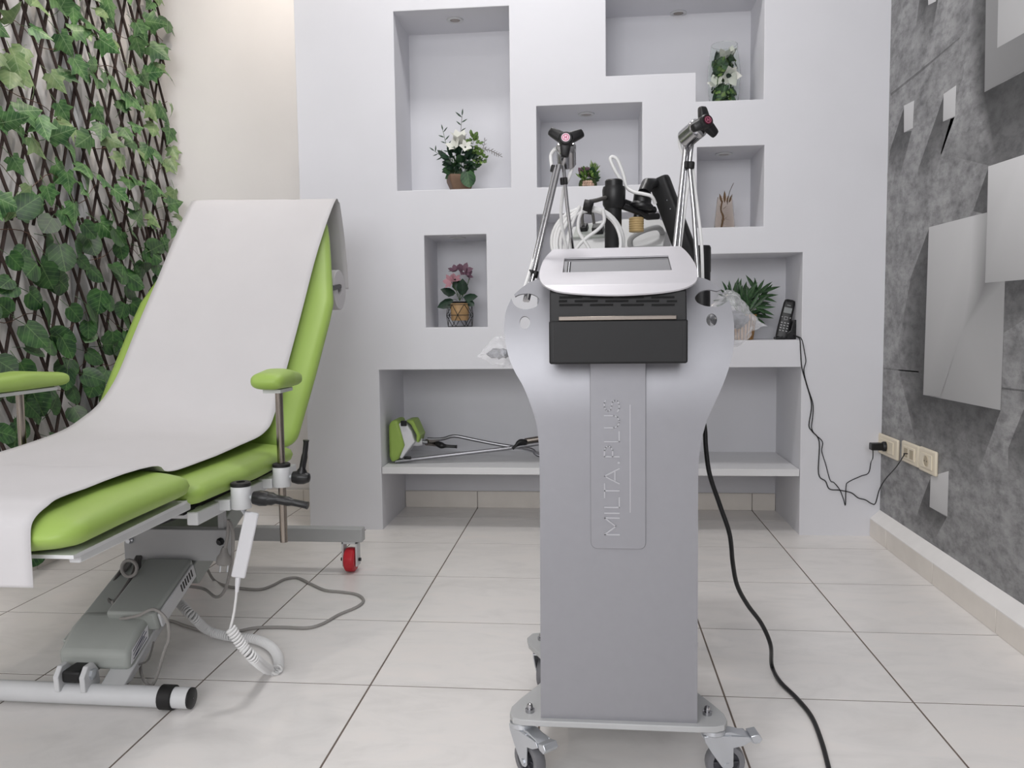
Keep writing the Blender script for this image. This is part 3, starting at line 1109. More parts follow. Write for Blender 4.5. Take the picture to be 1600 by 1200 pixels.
# mains lead of the chair, looping over the floor, its plug hanging from the frame
pl = at(350, 868, 'Y', 1.90)
lead = empty('mains_lead', (pl.x, pl.y, 0), 'grey mains lead looping over the floor with its plug hanging up', 'power lead')
Zf = .0045
pth = [at(285, 915, 'Y', 2.0), at(318, 945 - 25, 'Y', 2.05), at(338, 933, 'Y', 2.0), at(352, 920, 'Y', 1.98), at(362, 880, 'Y', 1.92), at(364, 835, 'Y', 1.90), at(359, 815, 'Y', 1.90)]
MB().tube(catmull(pth, 6), .0042, 8).build('cord', MT['cable_grey'], lead)
MB().tube(catmull([at(357, 812, 'Y', 1.90), at(356, 835, 'Y', 1.90), at(352, 856, 'Y', 1.90)], 5), .0046, 8).build('cord', MT['cable_grey'], lead)
pg = MB().lathe([(.005, .022), (.008, .016), (.010, .006), (.017, -.004), (.0185, -.018), (.016, -.022)], pl, (.1, 0, 1), 14).build('plug', MT['cable_grey'], lead)
for s in (-1, 1):
    MB().tube([pl + V(s * .0095, 0, -.02), pl + V(s * .0095 - .003, 0, -.042)], .0022, 8).build('pin', MT['zinc'], lead)
fl = [at(320, 880, 'Y', 2.3), at(333, 905, 'Z', Zf), at(352, 915, 'Z', Zf), at(375, 919, 'Z', Zf), at(405, 921, 'Z', Zf), at(425, 915, 'Z', Zf), at(445, 905, 'Z', Zf), at(465, 903, 'Z', Zf), at(485, 912, 'Z', Zf), at(508, 922, 'Z', Zf), at(535, 925, 'Z', Zf), at(558, 929, 'Z', Zf), at(568, 938, 'Z', Zf), at(558, 948, 'Z', Zf), at(530, 960, 'Z', Zf), at(505, 974, 'Z', Zf), at(480, 981, 'Z', Zf), at(440, 980, 'Z', Zf), at(400, 981, 'Z', Zf), at(360, 988, 'Z', Zf), at(320, 986, 'Z', Zf), at(290, 978, 'Z', Zf), at(262, 970, 'Z', Zf), at(240, 985, 'Z', Zf)]
MB().tube(catmull(fl, 6), .0043, 8).build('cord', MT['cable_grey'], lead)

# ================================================================== LASER THERAPY MACHINE
from mathutils.geometry import tessellate_polygon
PY = 1.415
mach = empty('therapy_machine', (.045, 1.56, 0), 'silver therapy machine on castors with MILTA.PLUS embossed down its front', 'medical machine')


def py_of(z):
    return PY + (.95 * (z - .66) ** 2 if z > .66 else 0)


def on_panel(px, py):
    y = PY
    for _ in range(6):
        p = at(px, py, 'Y', y)
        y = py_of(p.z)
    return p


def sheet(loops, cuts, cut_axis, shape, thick, name, m, parent, smooth=50):
    """flat tessellated outline with holes, cut into strips along one axis, bent by shape(), given thickness"""
    flat = [V(p[0], p[1], 0) for l in loops for p in l]
    tris = tessellate_polygon([[V(p[0], p[1], 0) for p in l] for l in loops])
    bm = bmesh.new()
    vs = [bm.verts.new(p) for p in flat]
    for t in tris:
        try:
            bm.faces.new([vs[i] for i in t])
        except ValueError:
            pass
    bmesh.ops.recalc_face_normals(bm, faces=bm.faces)
    for c in cuts:
        co = V(c, 0, 0) if cut_axis == 0 else V(0, c, 0)
        no = V(1, 0, 0) if cut_axis == 0 else V(0, 1, 0)
        bmesh.ops.bisect_plane(bm, geom=bm.verts[:] + bm.edges[:] + bm.faces[:], plane_co=co, plane_no=no, dist=1e-6)
    org = ORG[parent]
    for v in bm.verts:
        v.co = shape(v.co.x, v.co.y) - org
    bmesh.ops.recalc_face_normals(bm, faces=bm.faces)
    bmesh.ops.solidify(bm, geom=bm.faces[:], thickness=thick)
    bmesh.ops.recalc_face_normals(bm, faces=bm.faces)
    me = bpy.data.meshes.new(name)
    bm.to_mesh(me)
    bm.free()
    me.materials.append(m)
    me.polygons.foreach_set('use_smooth', [True] * len(me.polygons))
    me.set_sharp_from_angle(angle=math.radians(smooth))
    o = bpy.data.objects.new(name, me)
    COL.objects.link(o)
    o.parent = parent
    ORG[o] = org
    return o


def sm(pts, n=5):
    """smooth a pixel outline"""
    return [(p.x, p.y) for p in catmull([V(a, b, 0) for a, b in pts], n)]


left_out = sm([(843.5, 760), (843, 720), (841.5, 690), (838, 662), (830, 635), (818, 605), (804, 580), (794, 555), (788.5, 525), (788, 505), (791, 485), (799, 466)])
left_notch = sm([(799, 466), (802, 474), (808, 480), (820, 483.5), (832, 481.6), (839, 478), (842.5, 470), (841, 465), (834, 460.5), (824, 458.5), (812, 460), (805, 463.5)])
left_top = sm([(803.5, 460), (810, 454), (824, 443), (832, 439), (843, 436)])
right_top = sm([(1090, 433), (1100, 435), (1112, 440), (1121, 446), (1127.5, 452)])
right_notch = sm([(1120, 455), (1106, 452.5), (1094, 455.6), (1087.5, 461), (1086, 467), (1090, 473), (1100, 477.6), (1109, 479), (1122, 479), (1134, 473), (1139, 468)])
right_out = sm([(1139, 468), (1144, 486), (1147, 510), (1146, 545), (1139, 575), (1128, 605), (1113, 638), (1103, 662), (1096, 690), (1092, 720), (1091, 760)])
outline = [(845, 1122.5)] + left_out + left_notch[1:] + left_top + [(870, 431), (1065, 429)] + right_top + right_notch + right_out[1:] + [(1089.5, 1131.5)]
hole_l = [(820 + 8.2 * math.cos(2 * math.pi * k / 20), 504 + 10 * math.sin(2 * math.pi * k / 20)) for k in range(20)]
hole_r = [(1112 + 8.4 * math.cos(2 * math.pi * k / 20), 500 + 10 * math.sin(2 * math.pi * k / 20)) for k in range(20)]
loops = [[(on_panel(*p).x, on_panel(*p).z) for p in l] for l in (outline, hole_l, hole_r)]
sheet(loops, [.60 + .012 * k for k in range(30)], 1, lambda x, z: V(x, py_of(z), z), .004, 'front_panel', MT['silver'], mach)

ZB = .117
col = MB().bx(-.0925, .1815, PY + .004, 1.70, ZB, .70).build('column', MT['silver'], mach, bevel=.003)

# embossed name plate
pl_, pr_ = on_panel(922.5, 700).x, on_panel(1009, 700).x
zt, zb = on_panel(960, 566).z, on_panel(960, 857).z
r = .011
npl = [(pl_, zt), (pl_, zb + r)] + [(pl_ + r - r * math.cos(a), zb + r - r * math.sin(a)) for a in (.4, .8, 1.2)] + [(pl_ + r, zb), (pr_ - r, zb)] + [(pr_ - r + r * math.sin(a), zb + r - r * math.cos(a)) for a in (.4, .8, 1.2)] + [(pr_, zb + r), (pr_, zt)]
MB().prism(npl, PY - .0032, PY - .001, lambda a, b, d: V(a, d, b)).build('name_plate', MT['silver'], mach, bevel=.0008)
lt = MB()
FY = PY - .0032
xb, xt = on_panel(967.5, 730).x, on_panel(944.5, 730).x
CH = xb - xt


def pz(py):
    return on_panel(956, py).z


def stroke(pts, w=.0011, h=.0016):
    """flat raised stroke; pts in (height fraction, pixel row) of the vertical lettering"""
    P = [V(xb - v * CH, 0, pz(y)) for v, y in pts]
    for a, b in zip(P[:-1], P[1:]):
        d = (b - a).normalized()
        s = V(-d.z, 0, d.x) * w
        a2, b2 = a - d * w * .6, b + d * w * .6
        q = [a2 + s, b2 + s, b2 - s, a2 - s]
        lt.prism([(p.x, p.z) for p in q], FY - h, FY + .0005, lambda x, z, dd: V(x, dd, z))


stroke([(0, 834.5), (1, 834.5), (.25, 821.5), (1, 808.5), (0, 808.5)])
stroke([(0, 801), (1, 801)])
stroke([(1, 792), (0, 792), (0, 776.5)])
stroke([(1, 777), (1, 755)])
stroke([(0, 766), (1, 766)])
stroke([(0, 755), (1, 743.5), (0, 731.5)])
stroke([(.3, 750), (.3, 737)])
stroke([(0, 722.5), (.07, 722.5)], .0016)
stroke([(0, 713), (1, 713), (1, 703), (.93, 698.5), (.75, 696.5), (.57, 698.5), (.45, 703), (.45, 713)])
stroke([(1, 689.5), (0, 689.5), (0, 674)])
stroke([(1, 668), (.35, 668), (.12, 665.5), (0, 660), (0, 656.5), (.12, 651.5), (.35, 649), (1, 649)])
stroke([(.12, 643), (.0, 638), (.0, 631), (.12, 626.5), (.3, 625.5), (.45, 628), (.52, 634), (.58, 639.5), (.75, 642), (.9, 640), (1, 635.5), (1, 629), (.92, 625.5)])
lt.build('lettering', mat('lit_letter_silver', (182, 182, 187), .3, .4, var=.01), mach, 0)  # panel silver painted brighter, standing in for light on the raised edges
gl = MB()
x1 = on_panel(984.5, 700).x
gl.bx(x1 - .0004, x1 + .0004, FY - .0006, FY + .0002, pz(800), pz(632)).build('engraved_line', MT['silver_plate'], mach)

# black head with vents, silver strip and drawer front
HY = 1.345


def hp_(x, y, yy=HY):
    return at(x, y, 'Y', yy)


hx0, hx1 = hp_(858, 530).x, hp_(1074.5, 530).x
hz0, hzs0, hzs1 = hp_(965, 568.5).z, hp_(965, 500.5).z, hp_(965, 494).z
YBK, ZBK0 = 1.33, None
Yb = 1.365
zbk = at(965, 444, 'Y', Yb).z
back_pt = at(965, 387, 'Y', 1.56)
m1 = (back_pt.z - zbk) / (1.56 - Yb)
m2 = m1 * 1.9


def plate_z(y):
    return zbk + (m1 if y >= Yb else m2) * (y - Yb)


def on_plate(px, py, dz=0):
    d = at(px, py, 'Y', 1) - EYE
    for m in (m1, m2):
        t = (zbk + dz - m * Yb - EYE.z) / (d.z - m * d.y)
        p = EYE + d * t
        if (m == m1) == (p.y >= Yb - 1e-6):
            return p
    return p


hd = MB()
prof = [(HY + .002, hz0), (1.57, hz0), (1.57, plate_z(1.57) - .008), (Yb, plate_z(Yb) - .007), (HY + .012, plate_z(HY + .012) - .006), (HY + .004, hzs1)]
hd.prism(prof, hx0 + .001, hx1 - .001, lambda a, b, d: V(d, a, b))
head = hd.build('head_housing', MT['black_matte'], mach, bevel=.002)
MB().bx(hx0, hx1, HY - .003, HY + .02, hz0 + .001, hzs0).build('drawer_front', MT['black_matte'], head, bevel=.0025)
fr = MB()
for x in (hx0 + .0065, hx1 - .0065):
    fr.bx(x - .0008, x + .0008, HY - .0036, HY - .001, hz0 + .004, hzs0 - .003)
fr.build('drawer_seam', MT['black'], head)
st = MB().bx(hx0 + .016, hx1 - .018, HY - .0035, HY + .006, hzs0 + .0005, hzs1 + .0005).build('silver_strip', MT['stainless'], head, bevel=.001)
vb = MB()
for row, y in enumerate((464.5, 470.5, 476.5)):
    for k in range(5):
        xa = 874 + k * 48 + (-24 if row == 1 else 0)
        xe = xa + 36
        xa, xe = max(xa, 873), min(xe, 1058)
        if xe - xa < 8:
            continue
        p, q = hp_(xa, y, HY + .006), hp_(xe, y - .02 * (xe - xa) * .6, HY + .006)
        c = (p + q) / 2
        f = (c.z - hzs1) / max(plate_z(HY + .012) - .006 - hzs1, 1e-6)
        vb.box(V(c.x, HY + .004 + .008 * f, c.z), (q.x - p.x, .004, .0032))
vb.build('vent_slots', mat('vent_black', (4, 4, 5), .8, var=.1), head)

# silver top plate with the sunk screen
pout = sm([(864.5, 389.5), (851.5, 403), (845, 417), (842.5, 431), (847, 442.5), (859, 450.5), (875, 455.5), (910, 459), (962, 460.5), (1015, 458), (1050, 454), (1073, 448.5), (1088.5, 438), (1088, 417), (1076, 397), (1063, 384.5)], 4)
pin = [(882, 403), (879, 425.6), (1050, 422), (1044, 399)]
lp = [[(on_plate(*p).x, on_plate(*p).y) for p in l] for l in (pout, pin)]
sheet(lp, [Yb - .002, Yb, Yb + .004, Yb + .01] + [], 1, lambda x, y: V(x, y, plate_z(y)), .003, 'top_plate', MT['silver_plate'], mach, 60)
b = MB()
q = [on_plate(x, y, -.004) for x, y in ((878, 399), (874, 430), (1055, 427), (1049, 394))]
b.add(q, [(0, 1, 2, 3)]).build('screen', MT['screen'], mach)

# base plate, domed bolts, castors
bp = [(-.094, 1.404), (.18, 1.402), (.214, 1.404), (.230, 1.412), (.238, 1.43), (.236, 1.455), (.222, 1.49), (.198, 1.54), (.187, 1.575), (.186, 1.65), (.20, 1.70), (.226, 1.75), (.232, 1.785), (.222, 1.812), (.2, 1.82), (-.115, 1.82), (-.138, 1.812), (-.148, 1.785), (-.142, 1.75), (-.115, 1.70), (-.097, 1.65), (-.098, 1.575), (-.112, 1.54), (-.137, 1.49), (-.151, 1.455), (-.152, 1.43), (-.145, 1.412), (-.13, 1.405)]
MB().prism(bp, .106, ZB, lambda a, b, d: V(a, b, d)).build('base_plate', MT['steel_grey'], mach, bevel=.0015)
for c in (at(828, 1112, 'Z', ZB), at(1105, 1116, 'Z', ZB), V(-.115, 1.775, ZB), V(.205, 1.775, ZB)):
    MB().lathe([(.0085, 0), (.0085, .006), (.0055, .0065), (.0058, .0105), (.0045, .0145), (.001, .0165)], c, n=12).build('domed_bolt', MT['chrome'], mach)


def castor(px_, ang, brake=True):
    c = V(px_.x, px_.y, 0)
    t = V(math.cos(ang), math.sin(ang), 0)
    s = V(-t.y, t.x, 0)
    if s.y > 0:
        s = -s
    R_ = .0362
    w = c + t * .022 + V(0, 0, R_)
    f = MB()
    f.lathe([(.021, .0905), (.023, .093), (.023, .100), (.019, .1055)], c, n=20)

    def pt(a, h, o):
        return c + t * a + V(0, 0, h) + s * o
    for o in (-.0145, .0145):
        poly = [(-.020, .091), (.060, .088), (.066, .080), (.05, .071), (.033, .068), (.033, .034), (.028, .028), (.019, .027), (.012, .034), (-.006, .06), (-.018, .08)]
        f.prism(poly, o - .0014, o + .0014, lambda a, h, d: pt(a, h, d))
    f.prism([(-.020, .0905), (.030, .0905), (.030, .0875), (-.020, .0875)], -.015, .015, lambda a, h, d: pt(a, h, d))
    fo = f.build('castor_fork', MT['zinc'], mach, bevel=.0006)
    MB().lathe([(.024, -.0105), (.033, -.0105), (R_ - .0012, -.007), (R_, 0), (R_ - .0012, .007), (.033, .0105), (.024, .0105), (.024, -.0105)], w, s, 28, caps=False).build('tyre', MT['wheel_grey'], fo, 50)
    hb = MB().lathe([(.009, -.011), (.009, .011)], w, s, 14)
    hb.lathe([(.0245, -.003), (.0245, .003)], w, s, 24)
    for k in range(6):
        a = 2 * math.pi * k / 6
        d = t * math.cos(a) + V(0, 0, 1) * math.sin(a)
        hb.tube([w + d * .007, w + d * .0245], .0035, 6)
        hb.tube([w + d * .007 + s * .006, w + d * .0245 + s * .006], .0022, 6)
    hb.build('wheel_hub', MT['wheel_hub'], fo)
    MB().lathe([(.0055, -.018), (.0055, .018)], w, s, 6).build('axle', MT['zinc'], fo)
    if brake:
        b = MB()
        b.prism([(.005, .094), (.03, .0955), (.058, .088), (.078, .079), (.080, .074), (.074, .072), (.054, .081), (.03, .089), (.005, .089)], -.0125, .0125, lambda a, h, d: pt(a, h, d))
        b.prism([(.064, .088), (.080, .091), (.086, .082), (.080, .074), (.068, .077)], -.015, .015, lambda a, h, d: pt(a, h, d))
        b.build('brake_pedal', MT['zinc'], fo, bevel=.0012)


castor(V(.214, 1.437, 0), math.radians(8))
castor(V(-.130, 1.437, 0), math.radians(-48))
castor(V(.205, 1.775, 0), math.radians(168), False)
castor(V(-.115, 1.775, 0), math.radians(80), True)

# black power cord from the back of the machine to the floor
cd = [at(1094, 640, 'Y', 1.68), at(1101, 668, 'Y', 1.70), at(1103, 700, 'Y', 1.70), at(1109, 742, 'Y', 1.70), at(1125, 790, 'Y', 1.71), at(1140, 835, 'Y', 1.72), at(1145, 880, 'Y', 1.74), at(1152, 915, 'Y', 1.77), at(1168, 945, 'Y', 1.80), at(1190, 975, 'Y', 1.83), at(1204, 1008, 'Y', 1.85), at(1206, 1040, 'Z', .006), at(1218, 1064, 'Z', .0055), at(1245, 1091, 'Z', .0055), at(1268, 1120, 'Z', .0055), at(1284, 1160, 'Z', .0055), at(1296, 1205, 'Z', .0055), at(1310, 1260, 'Z', .0055)]
c_ = MB().tube(catmull(cd, 8), .0049, 10).build('power_cord', MT['black'], None, 60, loc=(cd[11].x, cd[11].y, 0))
tag(c_, 'thick black power cord hanging from the silver machine and snaking over the tiles', 'power cord')


# ---- hand applicators on chrome stalks
def applicator(cx, cy, Y, nrm, body, lobes, label, rods, cables, clips, white):
    c = at(cx, cy, 'Y', Y)
    t = empty('laser_applicator', (c.x, c.y, c.z), label, 'applicator')
    n = Vector(nrm).normalized()
    right = AX_R - n * AX_R.dot(n)
    right.normalize()
    up = n.cross(right)
    if up.dot(AX_U) < 0:
        up = -up
    kb = MB()
    kb.lathe([(.0125, -.016), (.0145, -.010), (.0135, .003), (.011, .007)], c, n, 18)
    for ang, ln in lobes:
        d = right * math.cos(ang) + up * math.sin(ang)
        s = n.cross(d)
        rings = []
        for q, (w, h) in ((.002, (.0115, .0095)), (.5, (.0098, .0085)), (.85, (.0082, .0075)), (.97, (.007, .0062)), (1.0, (.005, .0045))):
            rings.append(sring(c + d * ln * q - n * (.004 + .006 * q), s, n, w, h, 3.2, 16))
        kb.loft(rings)
    knob = kb.build('grip_knob', MT['black'], t, 40)
    # round emblem: a ring and a barred H
    MB().lathe([(.0082, .0071), (.008, .0082)], c, n, 24).build('emblem_disc', MT['emblem_white'] if white else MT['emblem_dark'], knob)
    em = MB()
    ring = [c + n * .0084 + (right * math.cos(a) + up * math.sin(a)) * .0058 for a in [2 * math.pi * k / 24 for k in range(24)]]
    em.tube(ring, .0007, 5, closed=True)
    for sgn in (-1, 1):
        em.tube([c + n * .0084 + right * .0019 * sgn - up * .0032, c + n * .0084 + right * .0019 * sgn + up * .0032], .0007, 5)
    em.tube([c + n * .0084 - right * .0019 - up * .0008, c + n * .0084 + right * .0019 + up * .0008], .0007, 5)
    em.build('emblem', MT['emblem_pink'] if white else MT['emblem_ring'], knob)
    MB().lathe([(.0145, -.004), (.0185, -.007), (.0195, -.010), (.0195, -.018), (.0188, -.019), (.0188, -.046), (.016, -.050), (.012, -.050)], c - n * .013, Vector(body).normalized(), 24).build('chrome_body', MT['chrome'], t)
    for path, rr in rods:
        MB().tube([at(*p[:2], 'Y', p[2]) for p in path], rr, 12).build('chrome_stalk', MT['chrome'], t)
    for path in cables:
        MB().tube(catmull([at(*p[:2], 'Y', p[2]) for p in path], 7), .0033, 8).build('white_cable', MT['cable_white'], t)
    for p, d2, w in clips:
        q = at(*p[:2], 'Y', p[2])
        dv = (at(d2[0], d2[1], 'Y', p[2]) - q).normalized()
        b = MB()
        s_ = dv.cross(V(0, 1, 0)).normalized()
        for sg in (-1, 1):
            b.lathe([(w * .62, -.0065), (w * .7, -.0045), (w * .7, .0045), (w * .62, .0065)], q + s_ * w * .42 * sg, dv, 14)
        b.build('clip', MT['rubber'], t)
    return t


applicator(884, 217, 1.56, (0.02, -.98, .16), (0, -.6, .8), [(math.radians(146), .037), (math.radians(25), .036), (math.radians(266), .031)],
           'black three-armed applicator with pink and white emblem on chrome stalks, nearer the chair',
           [([(874, 258, 1.575), (834, 428, 1.50), (824, 470, 1.455)], .0042), ([(869, 258, 1.578), (829, 428, 1.503), (820, 470, 1.46)], .0036), ([(880, 255, 1.585), (886, 320, 1.60), (896, 400, 1.63)], .0036)],
           [[(868, 232, 1.58), (861, 242, 1.59), (862, 258, 1.585), (866, 275, 1.583), (850, 340, 1.55), (832, 410, 1.51), (818, 455, 1.47)], [(896, 232, 1.60), (897, 250, 1.60), (890, 275, 1.60), (880, 300, 1.61), (877, 345, 1.62), (888, 400, 1.635)]],
           [((867, 264, 1.578), (862, 290), .0075), ((881, 283, 1.588), (883, 310), .0065), ((833, 428, 1.50), (828, 450), .0085)], True)
applicator(1103, 190, 1.60, (.38, -.90, .18), (.6, -.62, .42), [(math.radians(93), .033), (math.radians(-35), .033), (math.radians(208), .026)],
           'black three-armed applicator with dark red emblem, its chrome body turned towards the mural',
           [([(1072, 222, 1.655), (1068, 258, 1.655), (1053, 400, 1.655)], .0048), ([(1082, 215, 1.66), (1077, 258, 1.66), (1084, 330, 1.66), (1091, 440, 1.655)], .0044), ([(1077, 222, 1.67), (1072, 258, 1.665), (1060, 400, 1.66)], .0032)],
           [[(1062, 214, 1.66), (1062, 225, 1.665), (1067, 240, 1.665), (1073, 256, 1.66), (1078, 268, 1.66), (1072, 310, 1.665), (1062, 390, 1.67)], [(1082, 262, 1.665), (1089, 320, 1.665), (1096, 380, 1.66), (1098, 440, 1.66)]],
           [((1075, 258, 1.657), (1073, 290), .0115)], False)


# ---- crumpled clear bags hanging behind the wings
def bag(c, sx, sy, sz, seed, label, foil):
    bm = bmesh.new()
    bmesh.ops.create_icosphere(bm, subdivisions=4, radius=1)
    for v in bm.verts:
        p = v.co.copy()
        q = p * 1.6 + V(seed, seed * 2, 0)
        k = 1 + .26 * mnoise.noise(q) + .16 * mnoise.noise(q * 2.7) + .12 * abs(mnoise.noise(q * 6))
        tip = abs(p.x) ** 3
        v.co = V(p.x * sx * (1 + .35 * tip), p.y * sy * (1 - .7 * tip), (p.z * (1 - .75 * tip) - .25 * tip) * sz) * k
    me = bpy.data.meshes.new('plastic_bag')
    bm.to_mesh(me)
    bm.free()
    me.materials.append(MT['plastic_bag'])
    me.polygons.foreach_set('use_smooth', [True] * len(me.polygons))
    me.set_sharp_from_angle(angle=math.radians(18))
    t = empty('plastic_bag', c, label, 'bag')
    o = bpy.data.objects.new('film', me)
    COL.objects.link(o)
    o.parent = t
    ORG[o] = Vector(c)
    fo = MB()
    rings = []
    for k in range(9):
        f = -1 + 2 * k / 8
        h = math.sqrt(max(0, 1 - f * f)) * .8 + .05
        rings.append([Vector(c) + V(f * sx * .8 + .006 * mnoise.noise(V(f * 5, a, seed)), math.sin(a) * sy * h * .75, foil * sz + math.cos(a) * sz * h * .42 + .006 * mnoise.noise(V(f * 7, a * 2, seed + 4))) for a in [2 * math.pi * j / 12 for j in range(12)]])
    fo.loft(rings).build('folded_contents', MT['foil'], t, 20)
    return t


bl = at(782, 549, 'Y', 1.50)
br = at(1140, 500, 'Y', 1.52)
bag((bl.x, 1.50, bl.z), .030, .022, .026, 3.1, 'crumpled clear plastic bag behind the machine wing nearer the chair', -.15)
bag((br.x, 1.52, br.z), .042, .030, .048, 7.7, 'crumpled clear plastic bag behind the machine wing by the palm plant', .0)

# ================================================================== EQUIPMENT BEHIND THE MACHINE
dv = empty('equipment_stand', (.05, 2.1, 0), 'black equipment arm and tilted grey unit standing behind the silver machine', 'equipment stand')
pc = at(958, 330, 'Y', 2.0)
MB().tube([V(pc.x, 2.0, .72), V(pc.x, 2.0, at(958, 318, 'Y', 2.0).z)], .0205, 20).build('pole', MT['black_matte'], dv)
zc0, zc1, zc2 = at(960, 320, 'Y', 2.0).z, at(960, 292, 'Y', 2.0).z, at(960, 281, 'Y', 2.0).z
MB().lathe([(.0215, zc0 - .01), (.027, zc0), (.028, zc1 - .008), (.026, zc1), (.0215, zc1), (.0215, zc2 - .003), (.019, zc2)], (pc.x + .002, 2.0, 0), n=28).build('collar', MT['black'], dv)
# bracket and pivot
b0, b1 = at(972, 322, 'Y', 2.0), at(1028, 338, 'Y', 2.05)
b = MB()
b.tube([b0, at(995, 330, 'Y', 2.01), at(1012, 339, 'Y', 2.03), b1], .008, 10)
b.tube([at(974, 316, 'Y', 2.02), at(990, 322, 'Y', 2.03), at(1010, 328, 'Y', 2.04), at(1022, 328, 'Y', 2.06)], .009, 10)
b.build('bracket', MT['black'], dv, 60)
kc = at(1003, 316, 'Y', 2.02)
MB().lathe([(.026, -.016), (.029, -.012), (.029, -.006), (.022, .0), (.022, .016), (.020, .022), (.008, .026)], kc, (.15, 0, 1), 24).build('pivot_joint', MT['black'], dv)
MB().tube([at(1006, 302, 'Y', 2.02), at(1012, 288, 'Y', 2.04), at(1022, 286, 'Y', 2.08)], [.015, .016, .012], 12).build('elbow', MT['black'], dv)
gk = at(995, 352, 'Y', 2.02)
MB().tube([at(997, 335, 'Y', 2.02), gk], .0105, 12).build('pivot_stem', MT['black'], dv)
gp = []
for k in range(13):
    z = -.016 + k * .0028
    gp.append((.0172 + (.0012 if k % 2 else 0), z))
o = MB().lathe([(.014, -.0165)] + gp + [(.014, .019)], gk + V(-.001, 0, 0), n=22).build('ribbed_knob', MT['gold'], dv, 25)
o['label'] = 'gold ribbed knob under the pivot'
# slanted black arm
s0, s1 = at(1030, 282, 'Y', 2.1), at(1079, 412, 'Y', 2.1)
ds = (s1 - s0).normalized()
ws = V(.88, -.45, .18)
ws = (ws - ds * ws.dot(ds)).normalized()
ns = ds.cross(ws)
rings = [sring(s0 + ds * q, ws, ns, .025 * k, .020 * k, 5, 20) for q, k in ((-.006, .86), (-.003, .95), (.004, 1), (.12, 1), ((s1 - s0).length - .004, 1), ((s1 - s0).length, .93))]
arm2 = MB().loft(rings).build('slanted_arm', MT['black_matte'], dv, 40)
for q in (.055, .078):
    MB().lathe([(.0016, 0), (.0013, .0004)], s0 + ds * q + ns * (-.0202 if ns.y > 0 else .0202) + ws * .008, ns * (-1 if ns.y > 0 else 1), 8).build('pin', MT['zinc'], arm2)
cyl = at(1098, 410, 'Y', 2.13)
zt_ = at(1098, 384, 'Y', 2.13).z
MB().lathe([(.022, .72), (.0215, .95), (.0225, .951), (.0225, zt_ - .006), (.020, zt_)], (cyl.x - .002, 2.13, 0), n=24).build('pivot_housing', MT['black'], dv)
MB().tube([s1, V(cyl.x - .012, 2.12, zt_ - .03)], .016, 10).build('arm_joint', MT['black'], dv)
# tilted grey unit with handle and plugged-in lead
dc = at(965, 378, 'Y', 2.28)
Re = Matrix.Rotation(math.radians(24), 3, 'Z') @ Matrix.Rotation(math.radians(38), 3, 'X')
Re = Matrix.Rotation(math.radians(-14), 3, 'Z') @ Matrix.Rotation(math.radians(40), 3, 'X')


def dl(x, y, z):
    return dc + Re @ V(x, y, z)


u = MB()
u.prism([(-.14, -.08), (.14, -.08), (.14, .03), (.10, .06), (-.05, .06), (-.14, .03)], -.035, .035, lambda a, b, d: dl(a, b, d))
unit = u.build('grey_unit', MT['steel_grey'], dv, bevel=.004)
MB().tube(catmull([dl(.05, -.07, .033), dl(.055, -.065, .055), dl(.085, -.05, .066), dl(.12, -.03, .06), dl(.13, -.02, .033)], 6), .0075, 10).build('carry_handle', MT['steel_grey'], unit)
MB().box(dl(-.07, .0, .037), (.09, .06, .012), Re).build('socket_panel', MT['grey_plastic'], unit, bevel=.002)
MB().box(dl(-.045, -.01, .05), (.030, .026, .026), Re).build('plug', MT['black'], unit, bevel=.003)
MB().box(dl(-.09, .005, .048), (.026, .022, .018), Re).build('plug', MT['black'], unit, bevel=.003)
MB().tube(catmull([dl(-.09, .005, .055), dl(-.088, .02, .085), dl(-.066, .03, .085), dl(-.062, .02, .05)], 6), .0042, 8).build('cable', MT['cable_dark'], unit)
MB().bx(-.075, .31, 2.04, 2.42, .70, .722).build('trolley_shelf', MT['steel_grey'], dv, bevel=.003)
MB().tube([V(.045, 2.2, .05), V(.045, 2.2, .70)], .022, 16).build('trolley_column', MT['steel_grey'], dv)
MB().tube([dc + V(0, .02, -.03), V(.06, 2.25, .722)], .02, 12).build('unit_support', MT['black_matte'], dv)
for a in range(5):
    an = 2 * math.pi * a / 5 + .3
    e_ = V(.045 + .115 * math.cos(an), 2.2 + .14 * math.sin(an), .042)
    MB().tube([V(.045, 2.2, .06), e_], [.016, .011], 10).build('trolley_foot', MT['black_matte'], dv)
    MB().lathe([(.006, -.014), (.02, -.013), (.0215, 0), (.02, .013), (.006, .014)], V(e_.x, e_.y, .0217), (-math.sin(an), math.cos(an), 0), 14).build('trolley_castor', MT['black'], dv)
# white lead looping up from the stand
wl = [at(972, 284, 'Y', 2.03), at(962, 268, 'Y', 2.03), at(954, 250, 'Y', 2.03), at(957, 245, 'Y', 2.03), at(965, 250, 'Y', 2.03), at(974, 272, 'Y', 2.03), at(979, 292, 'Y', 2.02), at(990, 300, 'Y', 2.0), at(1005, 303, 'Y', 1.99), at(1018, 307, 'Y', 1.99), at(1024, 318, 'Y', 2.0)]
MB().tube(catmull(wl, 7), .0042, 8).build('white_lead', MT['cable_white'], dv, 60)

